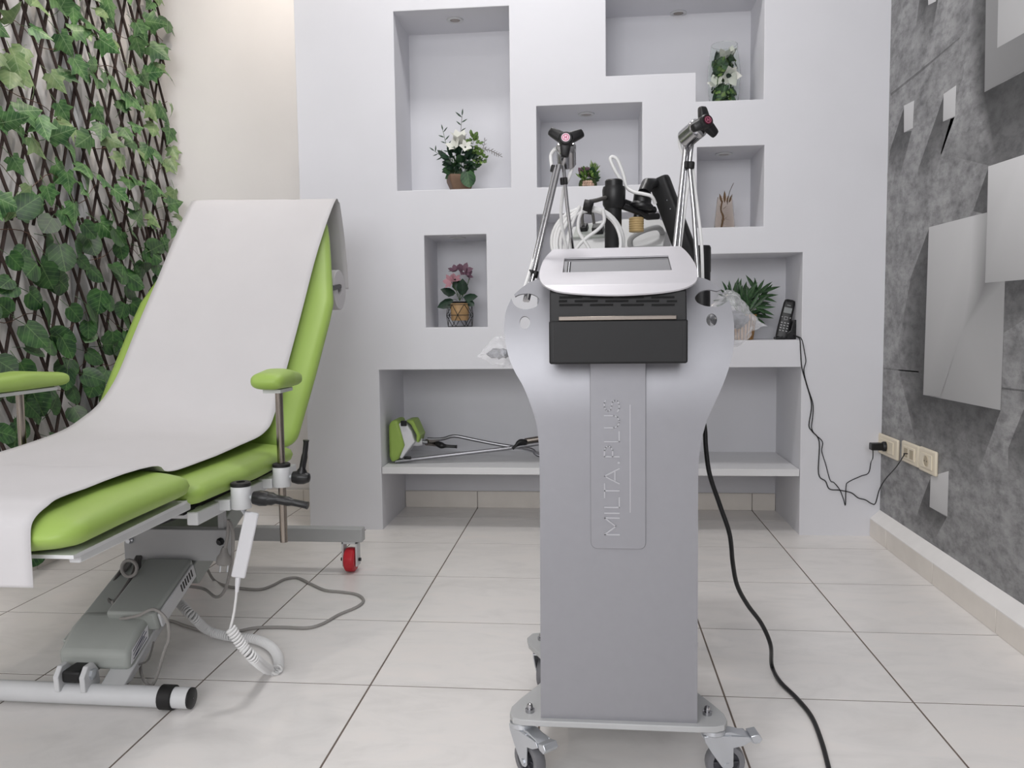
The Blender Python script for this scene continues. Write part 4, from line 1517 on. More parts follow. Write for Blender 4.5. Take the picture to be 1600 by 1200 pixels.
# coil of white cable hung in front of the pole
YC = 1.88
coil = at(920, 378, 'Y', YC)
ct = empty('cable_coil', (coil.x, YC, coil.z), 'coil of white cable held by a black strap behind the machine top', 'cable coil')
for k, (rx, ry, ox, oy, dy) in enumerate(((54, 57, 0, 3, 0), (51, 55, 1, 4, -.008), (56, 53, -2, 0, .008), (47, 52, 3, 3, -.014))):
    pts = [at(920 + ox + rx * math.cos(a), 378 + oy + ry * math.sin(a), 'Y', YC + dy + .006 * math.sin(2 * a + k)) for a in [2 * math.pi * j / 40 for j in range(40)]]
    MB().tube(pts, .0041, 8, closed=True).build('loop', MT['cable_white'], ct, 60)
for pts in ([(906, 322), (897, 342), (888, 372), (887, 410), (900, 434)], [(914, 322), (905, 340), (904, 360), (912, 375), (922, 392), (930, 420)], [(942, 328), (944, 345), (935, 358), (915, 373), (900, 390), (890, 420)]):
    MB().tube(catmull([at(x, y, 'Y', YC - .02) for x, y in pts], 7), .0040, 8).build('loop', MT['cable_white'], ct, 60)
sc_ = at(919, 323.5, 'Y', YC - .004)
b = MB()
tilt = Matrix.Rotation(math.radians(12), 3, 'Y')
rings = []
for a in [2 * math.pi * j / 16 for j in range(17)]:
    p = sc_ + tilt @ V(0, .030 * math.cos(a), .0155 * math.sin(a))
    rings.append([p + tilt @ V(-.0105, 0, 0), p + tilt @ V(.0105, 0, 0)])
so = MB().grid(rings).build('velcro_strap', MT['rubber'], ct, 60)
md = so.modifiers.new('t', 'SOLIDIFY')
md.thickness = .003
MB().tube(catmull([sc_ + V(.004, 0, .012), at(932, 313, 'Y', 1.92), at(946, 309, 'Y', 1.98)], 5), .005, 8).build('hanging_strap', MT['cable_dark'], ct)

# ================================================================== LEAVES AND PETALS (shared meshes; x across, y to the tip, z out of the face)
def leaf_mesh(name, m, right, ribs, fold=.18, droop=.12, stalk=.0, size=1.0):
    """right: faces of the right half as index lists into pts; ribs: points on the midrib"""
    pts, faces = right
    b = MB()
    allp = ribs + pts
    for s in (1, -1):
        vs = []
        for x, y in allp:
            z = -fold * abs(x) - droop * (x * x * 1.5 + max(0, y - .5) ** 2)
            vs.append(V(s * x, y, z) * size)
        b.add(vs, faces if s > 0 else [tuple(reversed(f)) for f in faces])
    if stalk:
        b.tube([V(0, .03, 0) * size, V(.03, -stalk * .5, -.12) * size, V(0, -stalk, -.3) * size], .014 * size, 4)
    me = b.mesh(name, m, 60, weld=True)
    return me


IVY = ([(.20, -.12), (.44, .0), (.36, .22), (.60, .50), (.30, .55), (.17, .80)],
       [(0, 4, 5), (0, 5, 6, 1), (1, 6, 7, 8), (1, 8, 2), (2, 8, 9), (2, 9, 3)])
IVR = [(0, .03), (0, .36), (0, .70), (0, 1.08)]
RND = ([(.22, -.08), (.42, .08), (.50, .34), (.46, .60), (.32, .82), (.14, .96)],
       [(0, 4, 5), (0, 5, 6, 1), (1, 6, 7), (1, 7, 2), (2, 7, 8), (2, 8, 9), (2, 9, 3)])
RNR = [(0, .03), (0, .36), (0, .70), (0, 1.03)]
LAN = ([(.075, .2), (.105, .45), (.075, .72)], [(0, 4, 1), (1, 4, 5, 2), (2, 5, 6), (2, 6, 3)])
LAR = [(0, 0), (0, .3), (0, .6), (0, 1.0)]
OVA = ([(.20, .12), (.34, .38), (.24, .72)], [(0, 4, 1), (1, 4, 5), (1, 5, 2), (2, 5, 6), (2, 6, 3)])

ME = {
    'ivy': leaf_mesh('leaf', MT['ivy'], IVY, IVR, .22, .15, .55, .072),
    'ivy2': leaf_mesh('leaf', MT['ivy'], IVY, IVR, -.25, .25, .5, .064),
    'ivy3': leaf_mesh('leaf', MT['ivy_pale'], IVY, IVR, .35, .1, .5, .066),
    'rnd': leaf_mesh('leaf', MT['round'], RND, RNR, .16, .12, .5, .072),
    'rnd2': leaf_mesh('leaf', MT['round'], RND, RNR, -.2, .2, .5, .062),
    'lan': leaf_mesh('leaf', MT['plant'], LAN, LAR, .4, .35, 0, .11),
    'oval': leaf_mesh('leaf', MT['plant'], OVA, LAR, .3, .3, .2, .05),
    'oval_l': leaf_mesh('leaf', MT['plant_light'], OVA, LAR, .3, .3, .2, .034),
    'oval_d': leaf_mesh('leaf', MT['plant_dark'], OVA, LAR, .3, .3, .2, .05),
    'twig_l': leaf_mesh('leaf', MT['plant_dark'], LAN, LAR, .3, .2, 0, .030),
    'grey_l': leaf_mesh('leaf', MT['twig'], LAN, LAR, .3, .2, 0, .020),
    'pw': leaf_mesh('petal', MT['petal_white'], OVA, LAR, -.3, .6, 0, .062),
    'pp': leaf_mesh('petal', MT['petal_pink'], OVA, LAR, -.2, .5, 0, .040),
    'pm': leaf_mesh('petal', MT['petal_mauve'], OVA, LAR, -.2, .5, 0, .038),
    'dry': leaf_mesh('leaf', MT['dry'], LAN, LAR, .3, .5, 0, .05),
    'suc': leaf_mesh('leaf', MT['plant'], OVA, LAR, .3, -.3, 0, .030),
    'sucp': leaf_mesh('leaf', MT['petal_mauve'], OVA, LAR, .3, -.3, 0, .024),
    'sucl': leaf_mesh('leaf', MT['plant_light'], LAN, LAR, .3, -.2, 0, .042),
}


def rot_yz(tip, face):
    """rotation taking +y to tip and +z roughly to face"""
    y = Vector(tip).normalized()
    z = Vector(face) - y * Vector(face).dot(y)
    if z.length < 1e-4:
        z = V(0, 0, 1) - y * y.z
        if z.length < 1e-4:
            z = V(1, 0, 0)
    z.normalize()
    x = y.cross(z)
    return Matrix((x, y, z)).transposed()


R0 = random.Random(11)


# ================================================================== TRELLISES ON THE LEFT WALL
def trellis(name, label, y0, y1, z0, z1, kinds, count, seed, xw=XL + .038):
    rnd = random.Random(seed)
    t = empty(name, (xw, (y0 + y1) / 2, z0), label, 'trellis')
    H, W = z1 - z0, y1 - y0
    rod_me = {}
    for dr, slope, sp in ((1, 3.1, .105), (-1, 2.05, .086)):
        run = H / slope
        n = int((W + run) / sp) + 1
        for k in range(n):
            s = y0 - run + k * sp + rnd.uniform(-.006, .006) + (.04 if dr < 0 else 0)
            a = [s, z0]
            e = [s + run, z1]
            # clip to the panel
            if a[0] < y0:
                a = [y0, z0 + (y0 - s) * slope]
            if e[0] > y1:
                e = [y1, z0 + (y1 - s) * slope]
            ln = math.hypot(e[0] - a[0], e[1] - a[1])
            if ln < .12:
                continue
            if dr < 0:
                a[0], e[0] = y0 + y1 - a[0], y0 + y1 - e[0]
            x = xw + (.0 if dr > 0 else .011)
            p, q = V(x, a[0], a[1]), V(x, e[0], e[1])
            dd = (q - p).normalized()
            p -= dd * rnd.uniform(.005, .03)
            q += dd * rnd.uniform(.005, .03)
            key = (dr, round(ln / .08))
            mid = (p + q) / 2
            if key not in rod_me:
                L2 = (q - p).length / 2
                bb = MB()
                N = 5
                bb.tube([dd * (-L2 + 2 * L2 * i / N) + V(rnd.uniform(-.0015, .0015), rnd.uniform(-.003, .003), 0) for i in range(N + 1)], [.0060 + rnd.uniform(-.0006, .0006) for i in range(N + 1)], 6)
                rod_me[key] = bb.mesh('rod', MT['rod'], 60)
            inst(rod_me[key], 'rod', t, mid)
    # thin wandering vine
    for k in range(5):
        zz = z0 + H * (k + .5) / 5
        pts = [V(xw + .02 + rnd.uniform(-.008, .012), y0 + W * i / 9, zz + rnd.uniform(-.07, .07)) for i in range(10)]
        MB().tube(catmull(pts, 4), .0014, 4).build('vine_stem', MT['vine'], t)
    # leaves, set on a jittered grid so that they cover the lattice evenly
    ny = int(math.sqrt(count * W / H))
    nz = count // ny
    for i in range(ny):
        for j in range(nz):
            y = y0 + W * (i + .5 + rnd.uniform(-.5, .5)) / ny
            z = z0 + H * (j + .5 + rnd.uniform(-.5, .5)) / nz
            if i == ny - 1:
                y = min(y + .02, y1 + .01)
            face = V(.9 + rnd.uniform(-.2, .3), -.40 + rnd.uniform(-.6, .6), .2 + rnd.uniform(-.4, .4))
            tip = V(rnd.uniform(-.1, .5), rnd.uniform(-.9, .9), rnd.uniform(-1.0, .35))
            if rnd.random() < .6:
                tip.z = -abs(tip.z) - .25
            if y > YB - .11:
                tip.y = -abs(tip.y)
            kd = rnd.choice(kinds)
            inst(ME[kd], 'leaf', t, V(xw + .026 + rnd.uniform(0, .035), y, z), rot_yz(tip, face), rnd.uniform(.9, 1.38))
    return t


trellis('leafy_trellis', 'willow trellis covered with lobed ivy leaves, the upper one on the left wall', 2.30, 3.53, 1.20, 2.42, ['ivy', 'ivy', 'ivy2', 'ivy3'], 180, 21)
trellis('leafy_trellis', 'willow trellis covered with round green leaves, behind the treatment chair below the ivy one', 2.30, 3.53, .10, 1.225, ['rnd', 'rnd', 'rnd2'], 190, 34, XL + .044)


# ================================================================== PLANTS IN THE NICHES
def stem(t, pts, r=.0016, m='stem', name='stem'):
    return MB().tube(catmull(pts, 5), r, 6).build(name, MT[m], t, 60)


def lily(t, c, face, n=6, me='pw', scale=1.0, seed=1, open_=.75):
    rnd = random.Random(seed)
    f = Vector(face).normalized()
    s, u, _ = frame(f)
    for k in range(n):
        a = 2 * math.pi * k / n + rnd.uniform(-.15, .15)
        out = s * math.cos(a) + u * math.sin(a)
        tip = out * open_ + f * (1 - open_ * .4)
        inst(ME[me], 'petal', t, Vector(c) + out * .003, rot_yz(tip, f - out * .6), scale * rnd.uniform(.88, 1.08))


def bush(t, c, rad, n, me, seed, scale=1.0, up=.3, zmin=None):
    rnd = random.Random(seed)
    c = Vector(c)
    for k in range(n):
        d = V(rnd.gauss(0, 1), rnd.gauss(0, 1), rnd.gauss(0, 1)).normalized()
        if d.y > .5:
            d.y = -d.y
        p = c + V(d.x * rad[0], d.y * rad[1], d.z * rad[2]) * rnd.uniform(.45, 1.0)
        if zmin and p.z < zmin:
            p.z = zmin + rnd.uniform(0, .012)
        tip = d + V(rnd.uniform(-.5, .5), rnd.uniform(-.5, .3), up + rnd.uniform(-.5, .4))
        inst(ME[me], 'leaf', t, p, rot_yz(tip, V(rnd.uniform(-.4, .4), -.8, .5) + d * .4), scale * rnd.uniform(.75, 1.2))


def sprig(t, pts, me, n, seed, r=.0012, m='stem', scale=1.0):
    rnd = random.Random(seed)
    P = catmull(pts, 6)
    MB().tube(P, r, 5).build('stem', MT[m], t, 60)
    for k in range(n):
        i = int((len(P) - 2) * (k + 1) / n)
        d = (P[i + 1] - P[i]).normalized()
        side = V(-d.z, 0, d.x) * (1 if k % 2 else -1)
        inst(ME[me], 'leaf', t, P[i], rot_yz(d * .55 + side * .8 + V(0, rnd.uniform(-.3, .3), 0), V(rnd.uniform(-.4, .4), -1, .3)), scale * rnd.uniform(.8, 1.15))
    inst(ME[me], 'leaf', t, P[-1], rot_yz((P[-1] - P[-2]), V(0, -1, .3)), scale)


# 1 ---- lily arrangement in a square clay pot (tall niche)
y = 3.285
z = 1.342


def n1(px, py, dy=0):
    return at(px, py, 'Y', y + dy)


c = V(n1(720, 296).x, y, z)
t = empty('flower_arrangement', c, 'white lilies and mixed greenery in a square brown clay pot, tall left niche', 'potted plant')
b = MB()
rings = []
Rz = Matrix.Rotation(math.radians(18), 3, 'Z')
for h, w in ((0, .033), (.002, .034), (.052, .055), (.064, .056), (.072, .0545), (.072, .050), (.060, .049)):
    rings.append([c + V(0, 0, h) + Rz @ p for p in sring(V(0, 0, 0), V(1, 0, 0), V(0, 1, 0), w * .92, w * .92, 12, 32)])
b.loft(rings).build('pot', MT['terracotta'], t, 25)
big = leaf_mesh('leaf', MT['plant'], RND, RNR, .2, .2, .2, .062)
inst(big, 'leaf', t, n1(730, 268, -.062), rot_yz(V(.15, -.1, -1), V(.2, -1, .1)), 1.0)
inst(big, 'leaf', t, n1(703, 268, -.05), rot_yz(V(-.5, -.4, .2), V(0, -1, .4)), .5)
cc = n1(716, 250)
bush(t, cc, (.062, .045, .042), 46, 'oval_d', 1, .8, .2, z + .066)
bush(t, n1(722, 262), (.05, .04, .03), 24, 'oval', 2, .8, .2, z + .066)
bush(t, n1(739, 224), (.028, .025, .036), 44, 'oval_l', 3, .62)
bush(t, n1(748, 247), (.026, .022, .022), 26, 'oval_l', 4, .62)
lily(t, n1(718, 228, -.02), (.05, -.45, .9), 6, 'pw', 1.0, 5, .35)
lily(t, n1(711, 232, -.035), (-.2, -.8, .5), 5, 'pw', .62, 6, .6)
lily(t, n1(727, 230, -.045), (.2, -.9, .3), 5, 'pw', .5, 7, .8)
sprig(t, [n1(718, 232), n1(720, 205, .01), n1(722, 181, .01)], 'twig_l', 8, 8, .001, 'twig')
sprig(t, [n1(708, 252), n1(698, 228), n1(692, 204)], 'twig_l', 9, 9, .001, 'stem', .9)
sprig(t, [n1(706, 250), n1(692, 245), n1(679, 236)], 'twig_l', 7, 10, .001, 'stem', .9)
sprig(t, [n1(745, 240), n1(760, 234), n1(772, 238), n1(781, 243)], 'grey_l', 18, 11, .0014, 'twig', .7)
sprig(t, [n1(750, 240), n1(756, 228), n1(757, 220)], 'grey_l', 7, 12, .001, 'twig', .7)
for k in range(8):
    a = k * .8
    stem(t, [c + V(.02 * math.cos(a), .02 * math.sin(a), .06), c + V(.03 * math.cos(a), .03 * math.sin(a), .11), c + V(.035 * math.cos(a), .03 * math.sin(a), .15)])

# 2 ---- white lilies inside a clear glass vase (stepped niche)
y, z = 3.275, 1.638


def n2(px, py, dy=0):
    return at(px, py, 'Y', y + dy)


c = V(n2(1131, 155).x, y, z)
t = empty('glass_vase', c, 'clear glass vase packed with white lilies and green leaves, stepped upper right niche', 'vase')
H = .238
o = [(.001, .001), (.046, .001), (.050, .004), (.058, .05), (.0615, .11), (.060, .16), (.053, .205), (.050, H)]
i_ = [(.0475, H), (.0505, .204), (.0575, .16), (.059, .11), (.0555, .052), (.047, .010), (.001, .010)]
MB().lathe(o + i_, c, n=36, caps=False).build('glass', MT['glass'], t, 50)
rnd = random.Random(3)
for k in range(170):
    h = rnd.choice([rnd.uniform(.008, .075), rnd.uniform(.008, .065), rnd.uniform(.11, .19), rnd.uniform(.11, .185)])
    a = rnd.uniform(0, 2 * math.pi)
    rr = rnd.uniform(.048, .070)
    d = V(math.cos(a), math.sin(a), 0)
    tg = V(-d.y, d.x, 0) * rnd.choice((-1, 1))
    inst(ME[rnd.choice(['oval', 'oval', 'oval_l', 'oval_d'])], 'leaf', t, c + d * rr * .72 + V(0, 0, h), rot_yz(tg * rnd.uniform(.2, .8) - d * .25 + V(0, 0, rnd.uniform(-.1, 1)), d + V(0, -.3, 0)), rnd.uniform(.55, .8))
lily(t, c + V(.008, -.028, .118), (.25, -.7, -.3), 6, 'pw', .85, 31, .6)
lily(t, c + V(-.03, -.012, .085), (-.3, -.7, .5), 5, 'pw', .65, 32, .7)
lily(t, c + V(.0, 0, .185), (0, -.2, 1), 6, 'pw', .75, 33, .55)
lily(t, c + V(.025, .005, .20), (.3, -.1, 1), 4, 'pw', .6, 34, .3)
for k in range(6):
    a = k * 1.05
    stem(t, [c + V(.02 * math.cos(a), .02 * math.sin(a), .015), c + V(.03 * math.cos(a + .5), .03 * math.sin(a + .5), .1), c + V(.015 * math.cos(a), .015 * math.sin(a), .18)], .0022)

# 3 ---- little succulents in a glass bowl
y, z = 3.27, 1.340


def n3(px, py, dy=0):
    return at(px, py, 'Y', y + dy)


c = V(n3(918.5, 289).x, y, z)
t = empty('succulent_bowl', c, 'tiny succulents in a rounded pot with a pebble window, middle upper niche', 'potted plant')
MB().lathe([(.001, 0), (.033, 0), (.036, .004), (.036, .028), (.032, .040), (.028, .043), (.001, .041)], c, n=26, caps=False).build('pot', MT['moss'], t, 50)
for k in range(14):
    a = -math.pi / 2 + (k % 5 - 2) * .27 + (k // 5) * .05
    hh = .008 + (k // 5) * .0105
    q = MB()
    cp_ = c + V(math.cos(a) * .0335, math.sin(a) * .0335, hh)
    q.lathe([(.0005, -.006), (.005, -.0045), (.0072, 0), (.005, .0045), (.0005, .006)], cp_, (.2 * (k % 3), -1, .3), 9, caps=False)
    q.build('pebble', MT['pebble'], t, 60)
bush(t, c + V(.004, -.004, .052), (.028, .022, .018), 26, 'suc', 41, 1.0, .7, z + .04)
bush(t, c + V(.0, -.010, .056), (.028, .022, .018), 26, 'oval_l', 45, .7, .7, z + .044)
bush(t, c + V(-.012, -.012, .068), (.016, .012, .008), 14, 'sucp', 42, .9, .8)
bush(t, c + V(.02, -.004, .066), (.014, .012, .026), 40, 'sucl', 43, .62, 1.0)
inst(ME['sucl'], 'leaf', t, c + V(-.02, -.01, .045), rot_yz(V(-.8, -.1, .6), V(0, -1, .2)), .9)
inst(ME['sucl'], 'leaf', t, c + V(.016, -.002, .07), rot_yz(V(.1, 0, 1), V(0, -1, .2)), .9)

# 4 ---- tan glass jar with dried plant
y, z = 3.27, 1.173


def n4(px, py, dy=0):
    return at(px, py, 'Y', y + dy)


c = V(n4(1132, 354).x, y, z)
t = empty('glass_jar', c, 'tan tinted glass jar with a dried brown plant inside, small niche by the mural', 'jar')
H = .128
o = [(.001, .001), (.037, .001), (.040, .005), (.0385, .03), (.030, .115), (.028, H)]
i_ = [(.0255, H), (.0275, .115), (.036, .03), (.036, .010), (.001, .009)]
MB().lathe(o + i_, c, n=32, caps=False).build('glass', MT['glass_tan'], t, 50)
rnd = random.Random(9)
for k in range(9):
    a = rnd.uniform(0, 6.28)
    d = V(math.cos(a), math.sin(a), 0)
    inst(ME['dry'], 'leaf', t, c + V(-.008, 0, rnd.uniform(.012, .09)) + d * rnd.uniform(0, .008), rot_yz(d * .5 + V(0, 0, rnd.uniform(-.2, 1)), d), rnd.uniform(.35, .52))
MB().tube(catmull([c + V(-.012, 0, .012), c + V(-.006, -.006, .05), c + V(-.014, 0, .08), c + V(-.008, .004, .115)], 5), [.004] * 8 + [.003] * 7 + [.002], 7).build('dry_stem', MT['dry'], t)
for k, (dx, ln) in enumerate(((-.01, .04), (.0, .05), (.008, .03), (.016, .038))):
    inst(ME['dry'], 'leaf', t, c + V(dx, 0, .105), rot_yz(V(dx * 25, 0, 1), V(0, -1, 0)), ln / .05)
MB().tube(catmull([c + V(.01, 0, .10), c + V(.018, 0, .145), c + V(.034, 0, .182)], 5), [.0014] * 10 + [.0005], 5).build('thin_stalk', MT['twig'], t)

# 5 ---- pink flowers in a geometric wire stand
y, z = 3.265, .810


def n5(px, py, dy=0):
    return at(px, py, 'Y', y + dy)


c = V(n5(719, 511).x, y, z)
t = empty('flower_pot', c, 'pink flowers in a tan pot held by a black geometric wire stand', 'potted plant')
MB().lathe([(.001, .026), (.033, .026), (.036, .030), (.038, .088), (.036, .095), (.033, .095), (.033, .085)], c, n=26, caps=False).build('pot', MT['tan'], t, 50)
MB().lathe([(.030, .096), (.031, .100), (.028, .103), (.001, .100)], c, n=24, caps=False).build('pot_rim', MT['black'], t)


def hexpt(r, h, k, off=0):
    a = math.pi / 3 * k + off
    return c + V(r * math.cos(a), r * math.sin(a), h)


w = MB()
lo, mi, hi = .003, .048, .090
for k in range(6):
    A0, A1 = hexpt(.049, lo, k), hexpt(.049, lo, k + 1)
    M0, M1 = hexpt(.057, mi, k, .5236), hexpt(.057, mi, k + 1, .5236)
    T0, T1 = hexpt(.049, hi, k), hexpt(.049, hi, k + 1)
    for p, q in ((A0, A1), (M0, M1), (T0, T1), (A0, M0), (A1, M0), (T0, M0), (T1, M0)):
        w.tube([p, q], .0014, 5)
w.build('wire_stand', MT['black'], t)
lf = leaf_mesh('leaf', MT['plant_dark'], OVA, LAR, .25, .3, .2, .085)
for p, tip, s in (((708, 468), (-1, -.2, -.45), .85), ((712, 458), (-.8, -.3, .25), .75), ((722, 462), (.1, -.4, .9), .85), ((724, 464), (.9, -.2, .05), .72), ((716, 455), (-.2, .1, 1), .7), ((728, 468), (.6, -.4, -.4), .6)):
    inst(lf, 'leaf', t, n5(*p), rot_yz(V(*tip), V(.1, -.8, .5)), s)
for p, f, me, sc, n in (((706, 441), (-.6, -.7, .2), 'pp', .9, 6), ((711, 437), (.2, -.8, .6), 'pp', .7, 5), ((712, 424), (-.3, -.5, .8), 'pm', .9, 6), ((724, 424), (.4, -.8, .4), 'pm', 1.0, 6), ((729, 430), (.8, -.4, .3), 'pm', .8, 5)):
    lily(t, n5(*p, -.01), f, n, me, sc, int(p[0]), .8)
for p in ((702, 436), (716, 430), (717, 436), (734, 432)):
    stem(t, [n5(718, 470), n5((718 + p[0]) / 2 + 2, 452), n5(*p)], .0016)

# 6 ---- palm in a bamboo-clad pot
y, z = 3.27, .747


def n6(px, py, dy=0):
    return at(px, py, 'Y', y + dy)


c = V(n6(1159, 531).x, y, z)
t = empty('palm_plant', c, 'green palm plant in a pot clad with bamboo strips beside the telephone', 'potted plant')
MB().lathe([(.001, 0), (.040, 0), (.052, .094), (.050, .098), (.001, .090)], c, n=24, caps=False).build('pot', MT['bamboo_gap'], t, 50)
N = 22
sl = None
for k in range(N):
    a = 2 * math.pi * k / N
    d = V(math.cos(a), math.sin(a), 0)
    s = V(-d.y, d.x, 0)
    b = MB()
    rings = []
    for h, rr in ((0.001, .041), (.05, .0475), (.099, .0535)):
        q = d * rr + V(0, 0, h)
        rings.append([q + s * .0046 * math.cos(g) + d * .0026 * math.sin(g) for g in [2 * math.pi * j / 8 for j in range(8)]])
    b.v = []
    b.loft([[p + c for p in r_] for r_ in rings])
    b.build('bamboo_strip', MT['bamboo'], t, 60)
rnd = random.Random(77)
crowns = [((1148, 470), (-.25, 0, 1)), ((1160, 468), (.1, 0, 1)), ((1185, 456), (.6, 0, .8)), ((1180, 480), (.8, 0, .4)), ((1172, 490), (.7, -.2, .2)), ((1140, 462), (-.6, 0, .8)), ((1186, 468), (.8, -.1, .6)), ((1168, 466), (.2, -.2, 1))]
for (px, py), dd in crowns:
    e = n6(px, py, rnd.uniform(-.03, .02))
    stem(t, [c + V(rnd.uniform(-.015, .015), rnd.uniform(-.01, .01), .09), c + (e - c) * .55 + V(0, 0, .03), e], .002)
    D = Vector(dd).normalized()
    for k in range(8):
        a = -1.3 + 2.6 * k / 7
        sd_ = V(D.z, 0, -D.x)
        tip = D * math.cos(a) + sd_ * math.sin(a) + V(0, rnd.uniform(-.5, .4), rnd.uniform(-.05, .2))
        inst(ME['lan'], 'leaf', t, e - D * rnd.uniform(0, .03), rot_yz(tip, V(rnd.uniform(-.4, .4), -.8, .6)), rnd.uniform(.5, .85))

# ================================================================== CORDLESS TELEPHONE
yp, zp = 3.265, .747
pc_ = V(at(1229, 530, 'Y', yp).x, yp, zp)
base = empty('phone_charger', pc_, 'black charging cradle holding the cordless phone on the white ledge', 'phone base')
b = MB()
b.prism([(-.045, 0), (.045, 0), (.043, .02), (.042, .062), (.038, .074), (.026, .076), (.016, .070), (.008, .035), (-.03, .012), (-.045, .010)], -.028, .028, lambda a, h, d: pc_ + V(a, d, h))
b.build('cradle', MT['black'], base, bevel=.004, seg=3)
MB().box(pc_ + V(.032, -.0288, .062), (.010, .001, .004)).build('maker_mark', MT['lcd'], base)
hs = empty('cordless_phone', pc_ + V(-.02, -.012, .012), 'black cordless phone handset with grey keys standing in its cradle', 'phone')
dv_ = V(.24, .10, 1).normalized()
fv = V(-.15, -1, .13)
fv = (fv - dv_ * fv.dot(dv_)).normalized()
sv_ = dv_.cross(fv) * -1
Rh = Matrix((sv_, fv * -1, dv_)).transposed()
hb_ = pc_ + V(-.024, -.016, .006)
rings = []
Lh = .152
for f, wd, th_ in ((0, .018, .009), (.02, .023, .012), (.25, .0235, .0125), (.6, .0225, .012), (.9, .0215, .0115), (.975, .019, .010), (1, .012, .006)):
    rings.append(sring(hb_ + dv_ * Lh * f, sv_, fv, wd, th_, 4, 24))
MB().loft(rings).build('handset', MT['black'], hs, 40)


def hpnt(u, f, o):
    return hb_ + dv_ * Lh * f + sv_ * u + fv * o


MB().box(hpnt(0, .71, .0122), (.030, .0016, .022), Rh).build('display', MT['lcd'], hs, bevel=.0005)
MB().box(hpnt(0, .84, .0122), (.014, .001, .003), Rh).build('earpiece', MT['lcd'], hs)
b = MB()
cq = hpnt(0, .50, .0128)
b.tube([cq + sv_ * a_ + dv_ * h_ for a_, h_ in ((-.006, -.005), (.006, -.005), (.006, .006), (-.006, .006))], .0014, 5, closed=True)
b.build('menu_key', MT['key'], hs)
for r_ in range(4):
    for k in range(3):
        MB().box(hpnt(-.012 + .012 * k, .385 - .068 * r_, .0128), (.0062, .0008, .0034), Rh).build('key', MT['key'], hs)
for k in (-1, 1):
    MB().box(hpnt(.015 * k, .53, .0126), (.004, .0008, .0028), Rh).build('key', MT['key'], hs)

# its two leads down the niche wall to the sockets
YS = YN - .004


def wp(px, py, d=0):
    return at(px, py, 'Y', YS - d)


st_ = [at(1240, 524, 'Y', 3.24), at(1247, 526, 'Y', 3.18)]
adp = S1 + V(-.045, 0, -.013)
l1 = st_ + [wp(1253, 531), wp(1257, 550), wp(1259, 565), wp(1256, 580), wp(1262, 605), wp(1270, 630), wp(1270, 650), wp(1268, 668), wp(1273, 678), wp(1285, 690), wp(1284, 705), wp(1290, 725), wp(1297, 750), wp(1303, 754), wp(1312, 765), wp(1318, 780), wp(1321, 789), wp(1322, 760), wp(1326, 753), wp(1345, 744), wp(1357, 739), wp(1361, 722, .02), adp + V(0, 0, -.03), adp]
tag(MB().tube(catmull(l1, 5), .0018, 6).build('phone_lead', MT['black'], None, 60, loc=(l1[10].x, YS, l1[10].z)), 'thin black lead from the phone cradle to the plug-in adapter', 'cable')
S2p = S2 + V(-.002, 0, 0)
l2 = [p + V(0, 0, -.003) for p in st_] + [wp(1250, 532), wp(1251, 550), wp(1253, 575), wp(1260, 600), wp(1268, 632), wp(1264, 664), wp(1269, 674), wp(1280, 690), wp(1279, 740), wp(1290, 752), wp(1296, 764), wp(1312, 766), wp(1330, 770), wp(1341, 778), wp(1352, 781), wp(1362, 787, .01), wp(1368, 786, .02), at(1374, 765, 'X', XR - .02), at(1384, 748, 'X', XR - .02), at(1400, 730, 'X', XR - .025), at(1412, 712, 'X', XR - .03), S2p + V(-.012, 0, 0), S2p]
tag(MB().tube(catmull(l2, 5), .0021, 6).build('phone_lead', MT['black'], None, 60, loc=(l2[10].x, YS, l2[10].z)), 'thicker black lead from the phone cradle to the middle telephone socket', 'cable')

# ================================================================== LEG SUPPORTS LYING ON THE LOW SHELF
zs = .254


def ls(px, py, Y):
    return at(px, py, 'Y', Y)


g = V(-.797, 3.29, zs)
t = empty('leg_support', g, 'lime green padded leg support with bent chrome rod lying on the low shelf', 'leg support')
pm = MB()
# wedge-shaped pad standing on its edge, its hollow side to the right
poly = [(-.024, .004), (-.034, .03), (-.034, .155), (-.024, .178), (.006, .182), (.03, .075), (.004, .02)]
pm.prism([(a, h) for a, h in poly], -.065, .065, lambda a, h, d: g + V(a + .005, d, h))
pad_ = pm.build('pad', MT['green'], t, bevel=.012, seg=3)
pm = MB()
pm.prism([(.007, .165), (.03, .078), (.007, .025), (.018, .022), (.055, .07), (.072, .09), (.058, .135), (.03, .178)], -.058, .058, lambda a, h, d: g + V(a + .005, d, h))
pm.build('shell', MT['white_plastic'], t, bevel=.004)
pm = MB()
pm.prism([(.034, .178), (.066, .18), (.094, .115), (.086, .085), (.076, .09), (.078, .118), (.056, .160)], -.05, .06, lambda a, h, d: g + V(a + .005, d, h))
pm.build('rear_pad', MT['green'], t, bevel=.008, seg=2)
MB().box(g + V(.035, -.062, .168), (.024, .012, .022)).build('strap_buckle', MT['black'], t, bevel=.003)
MB().box(g + V(.045, -.05, .024), (.03, .012, .012)).build('strap_buckle', MT['black'], t, bevel=.003)
MB().lathe([(.016, -.02), (.018, .0), (.014, .02)], g + V(.078, 0, .082), (1, 0, .05), 16).build('ball_socket', MT['white_plastic'], t)
p0 = g + V(.085, 0, .083)
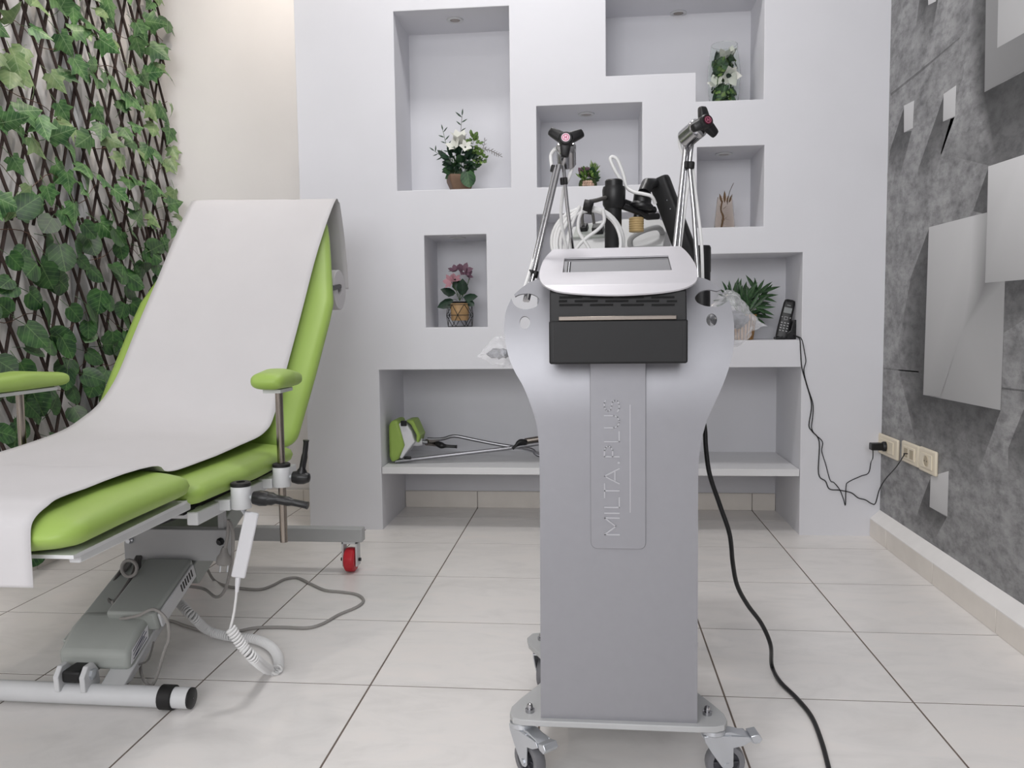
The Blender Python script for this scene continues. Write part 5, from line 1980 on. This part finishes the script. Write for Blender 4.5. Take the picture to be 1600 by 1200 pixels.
MB().tube([p0, p0 + V(.035, 0, -.002)], .008, 10).build('ball_stud', MT['chrome_soft'], t)
q0 = ls(665, 692, 3.36)
MB().tube([p0 + V(.03, 0, -.002), ls(684, 693, 3.35)], .0135, 14).build('clamp', MT['stainless'], t)
h = MB()
h0 = ls(685, 694, 3.32)
h.tube(catmull([ls(681, 692, 3.33), ls(690, 696, 3.31), ls(698, 697, 3.31), ls(714, 698, 3.31)], 4), [.008, .011, .013, .0135, .0135, .012, .010, .008, .0065, .006, .006, .006, .0075], 10)
h.build('clamp_handle', MT['black'], t)
rodp = [ls(668, 686, 3.38), ls(690, 686, 3.38), ls(705, 682, 3.38), ls(716, 682, 3.38), ls(740, 687, 3.38), ls(770, 693, 3.38), ls(800, 698, 3.38), ls(830, 702, 3.38), V(-.22, 3.38, zs + .012), V(-.1, 3.38, zs + .010)]
MB().tube(catmull(rodp, 5), .0075, 12).build('chrome_rod', MT['chrome_soft'], t)

g2 = V(-.2, 3.3, zs)
t = empty('leg_support', g2, 'second chrome leg support, its rod lying crossed over the green one, partly behind the machine', 'leg support')
MB().tube([V(ls(618, 727, 3.24).x, 3.24, zs + .009), ls(790, 701, 3.29), ls(850, 692, 3.32)], .008, 12).build('chrome_rod', MT['chrome_soft'], t)
MB().tube([ls(820, 690, 3.33), ls(845, 686, 3.34)], .014, 14).build('clamp', MT['stainless'], t)
h = MB()
h.tube(catmull([ls(823, 691, 3.30), ls(812, 691, 3.29), ls(806, 696, 3.28), ls(801, 701, 3.28)], 4), [.010, .012, .013, .013, .012, .010, .009, .007, .006, .0055, .0055, .006, .007], 10)
h.build('clamp_handle', MT['black'], t)
MB().tube([ls(812, 700, 3.27), ls(842, 708, 3.30)], .004, 8).build('thin_rod', MT['chrome_soft'], t)
pm = MB()
pm.prism([(-.024, .004), (-.034, .03), (-.034, .13), (-.024, .15), (.006, .15), (.03, .075), (.004, .004)], -.065, .065, lambda a, hh, d: V(.03, 3.33, zs) + V(-a, d, hh))
pm.build('pad', MT['green'], t, bevel=.01, seg=2)
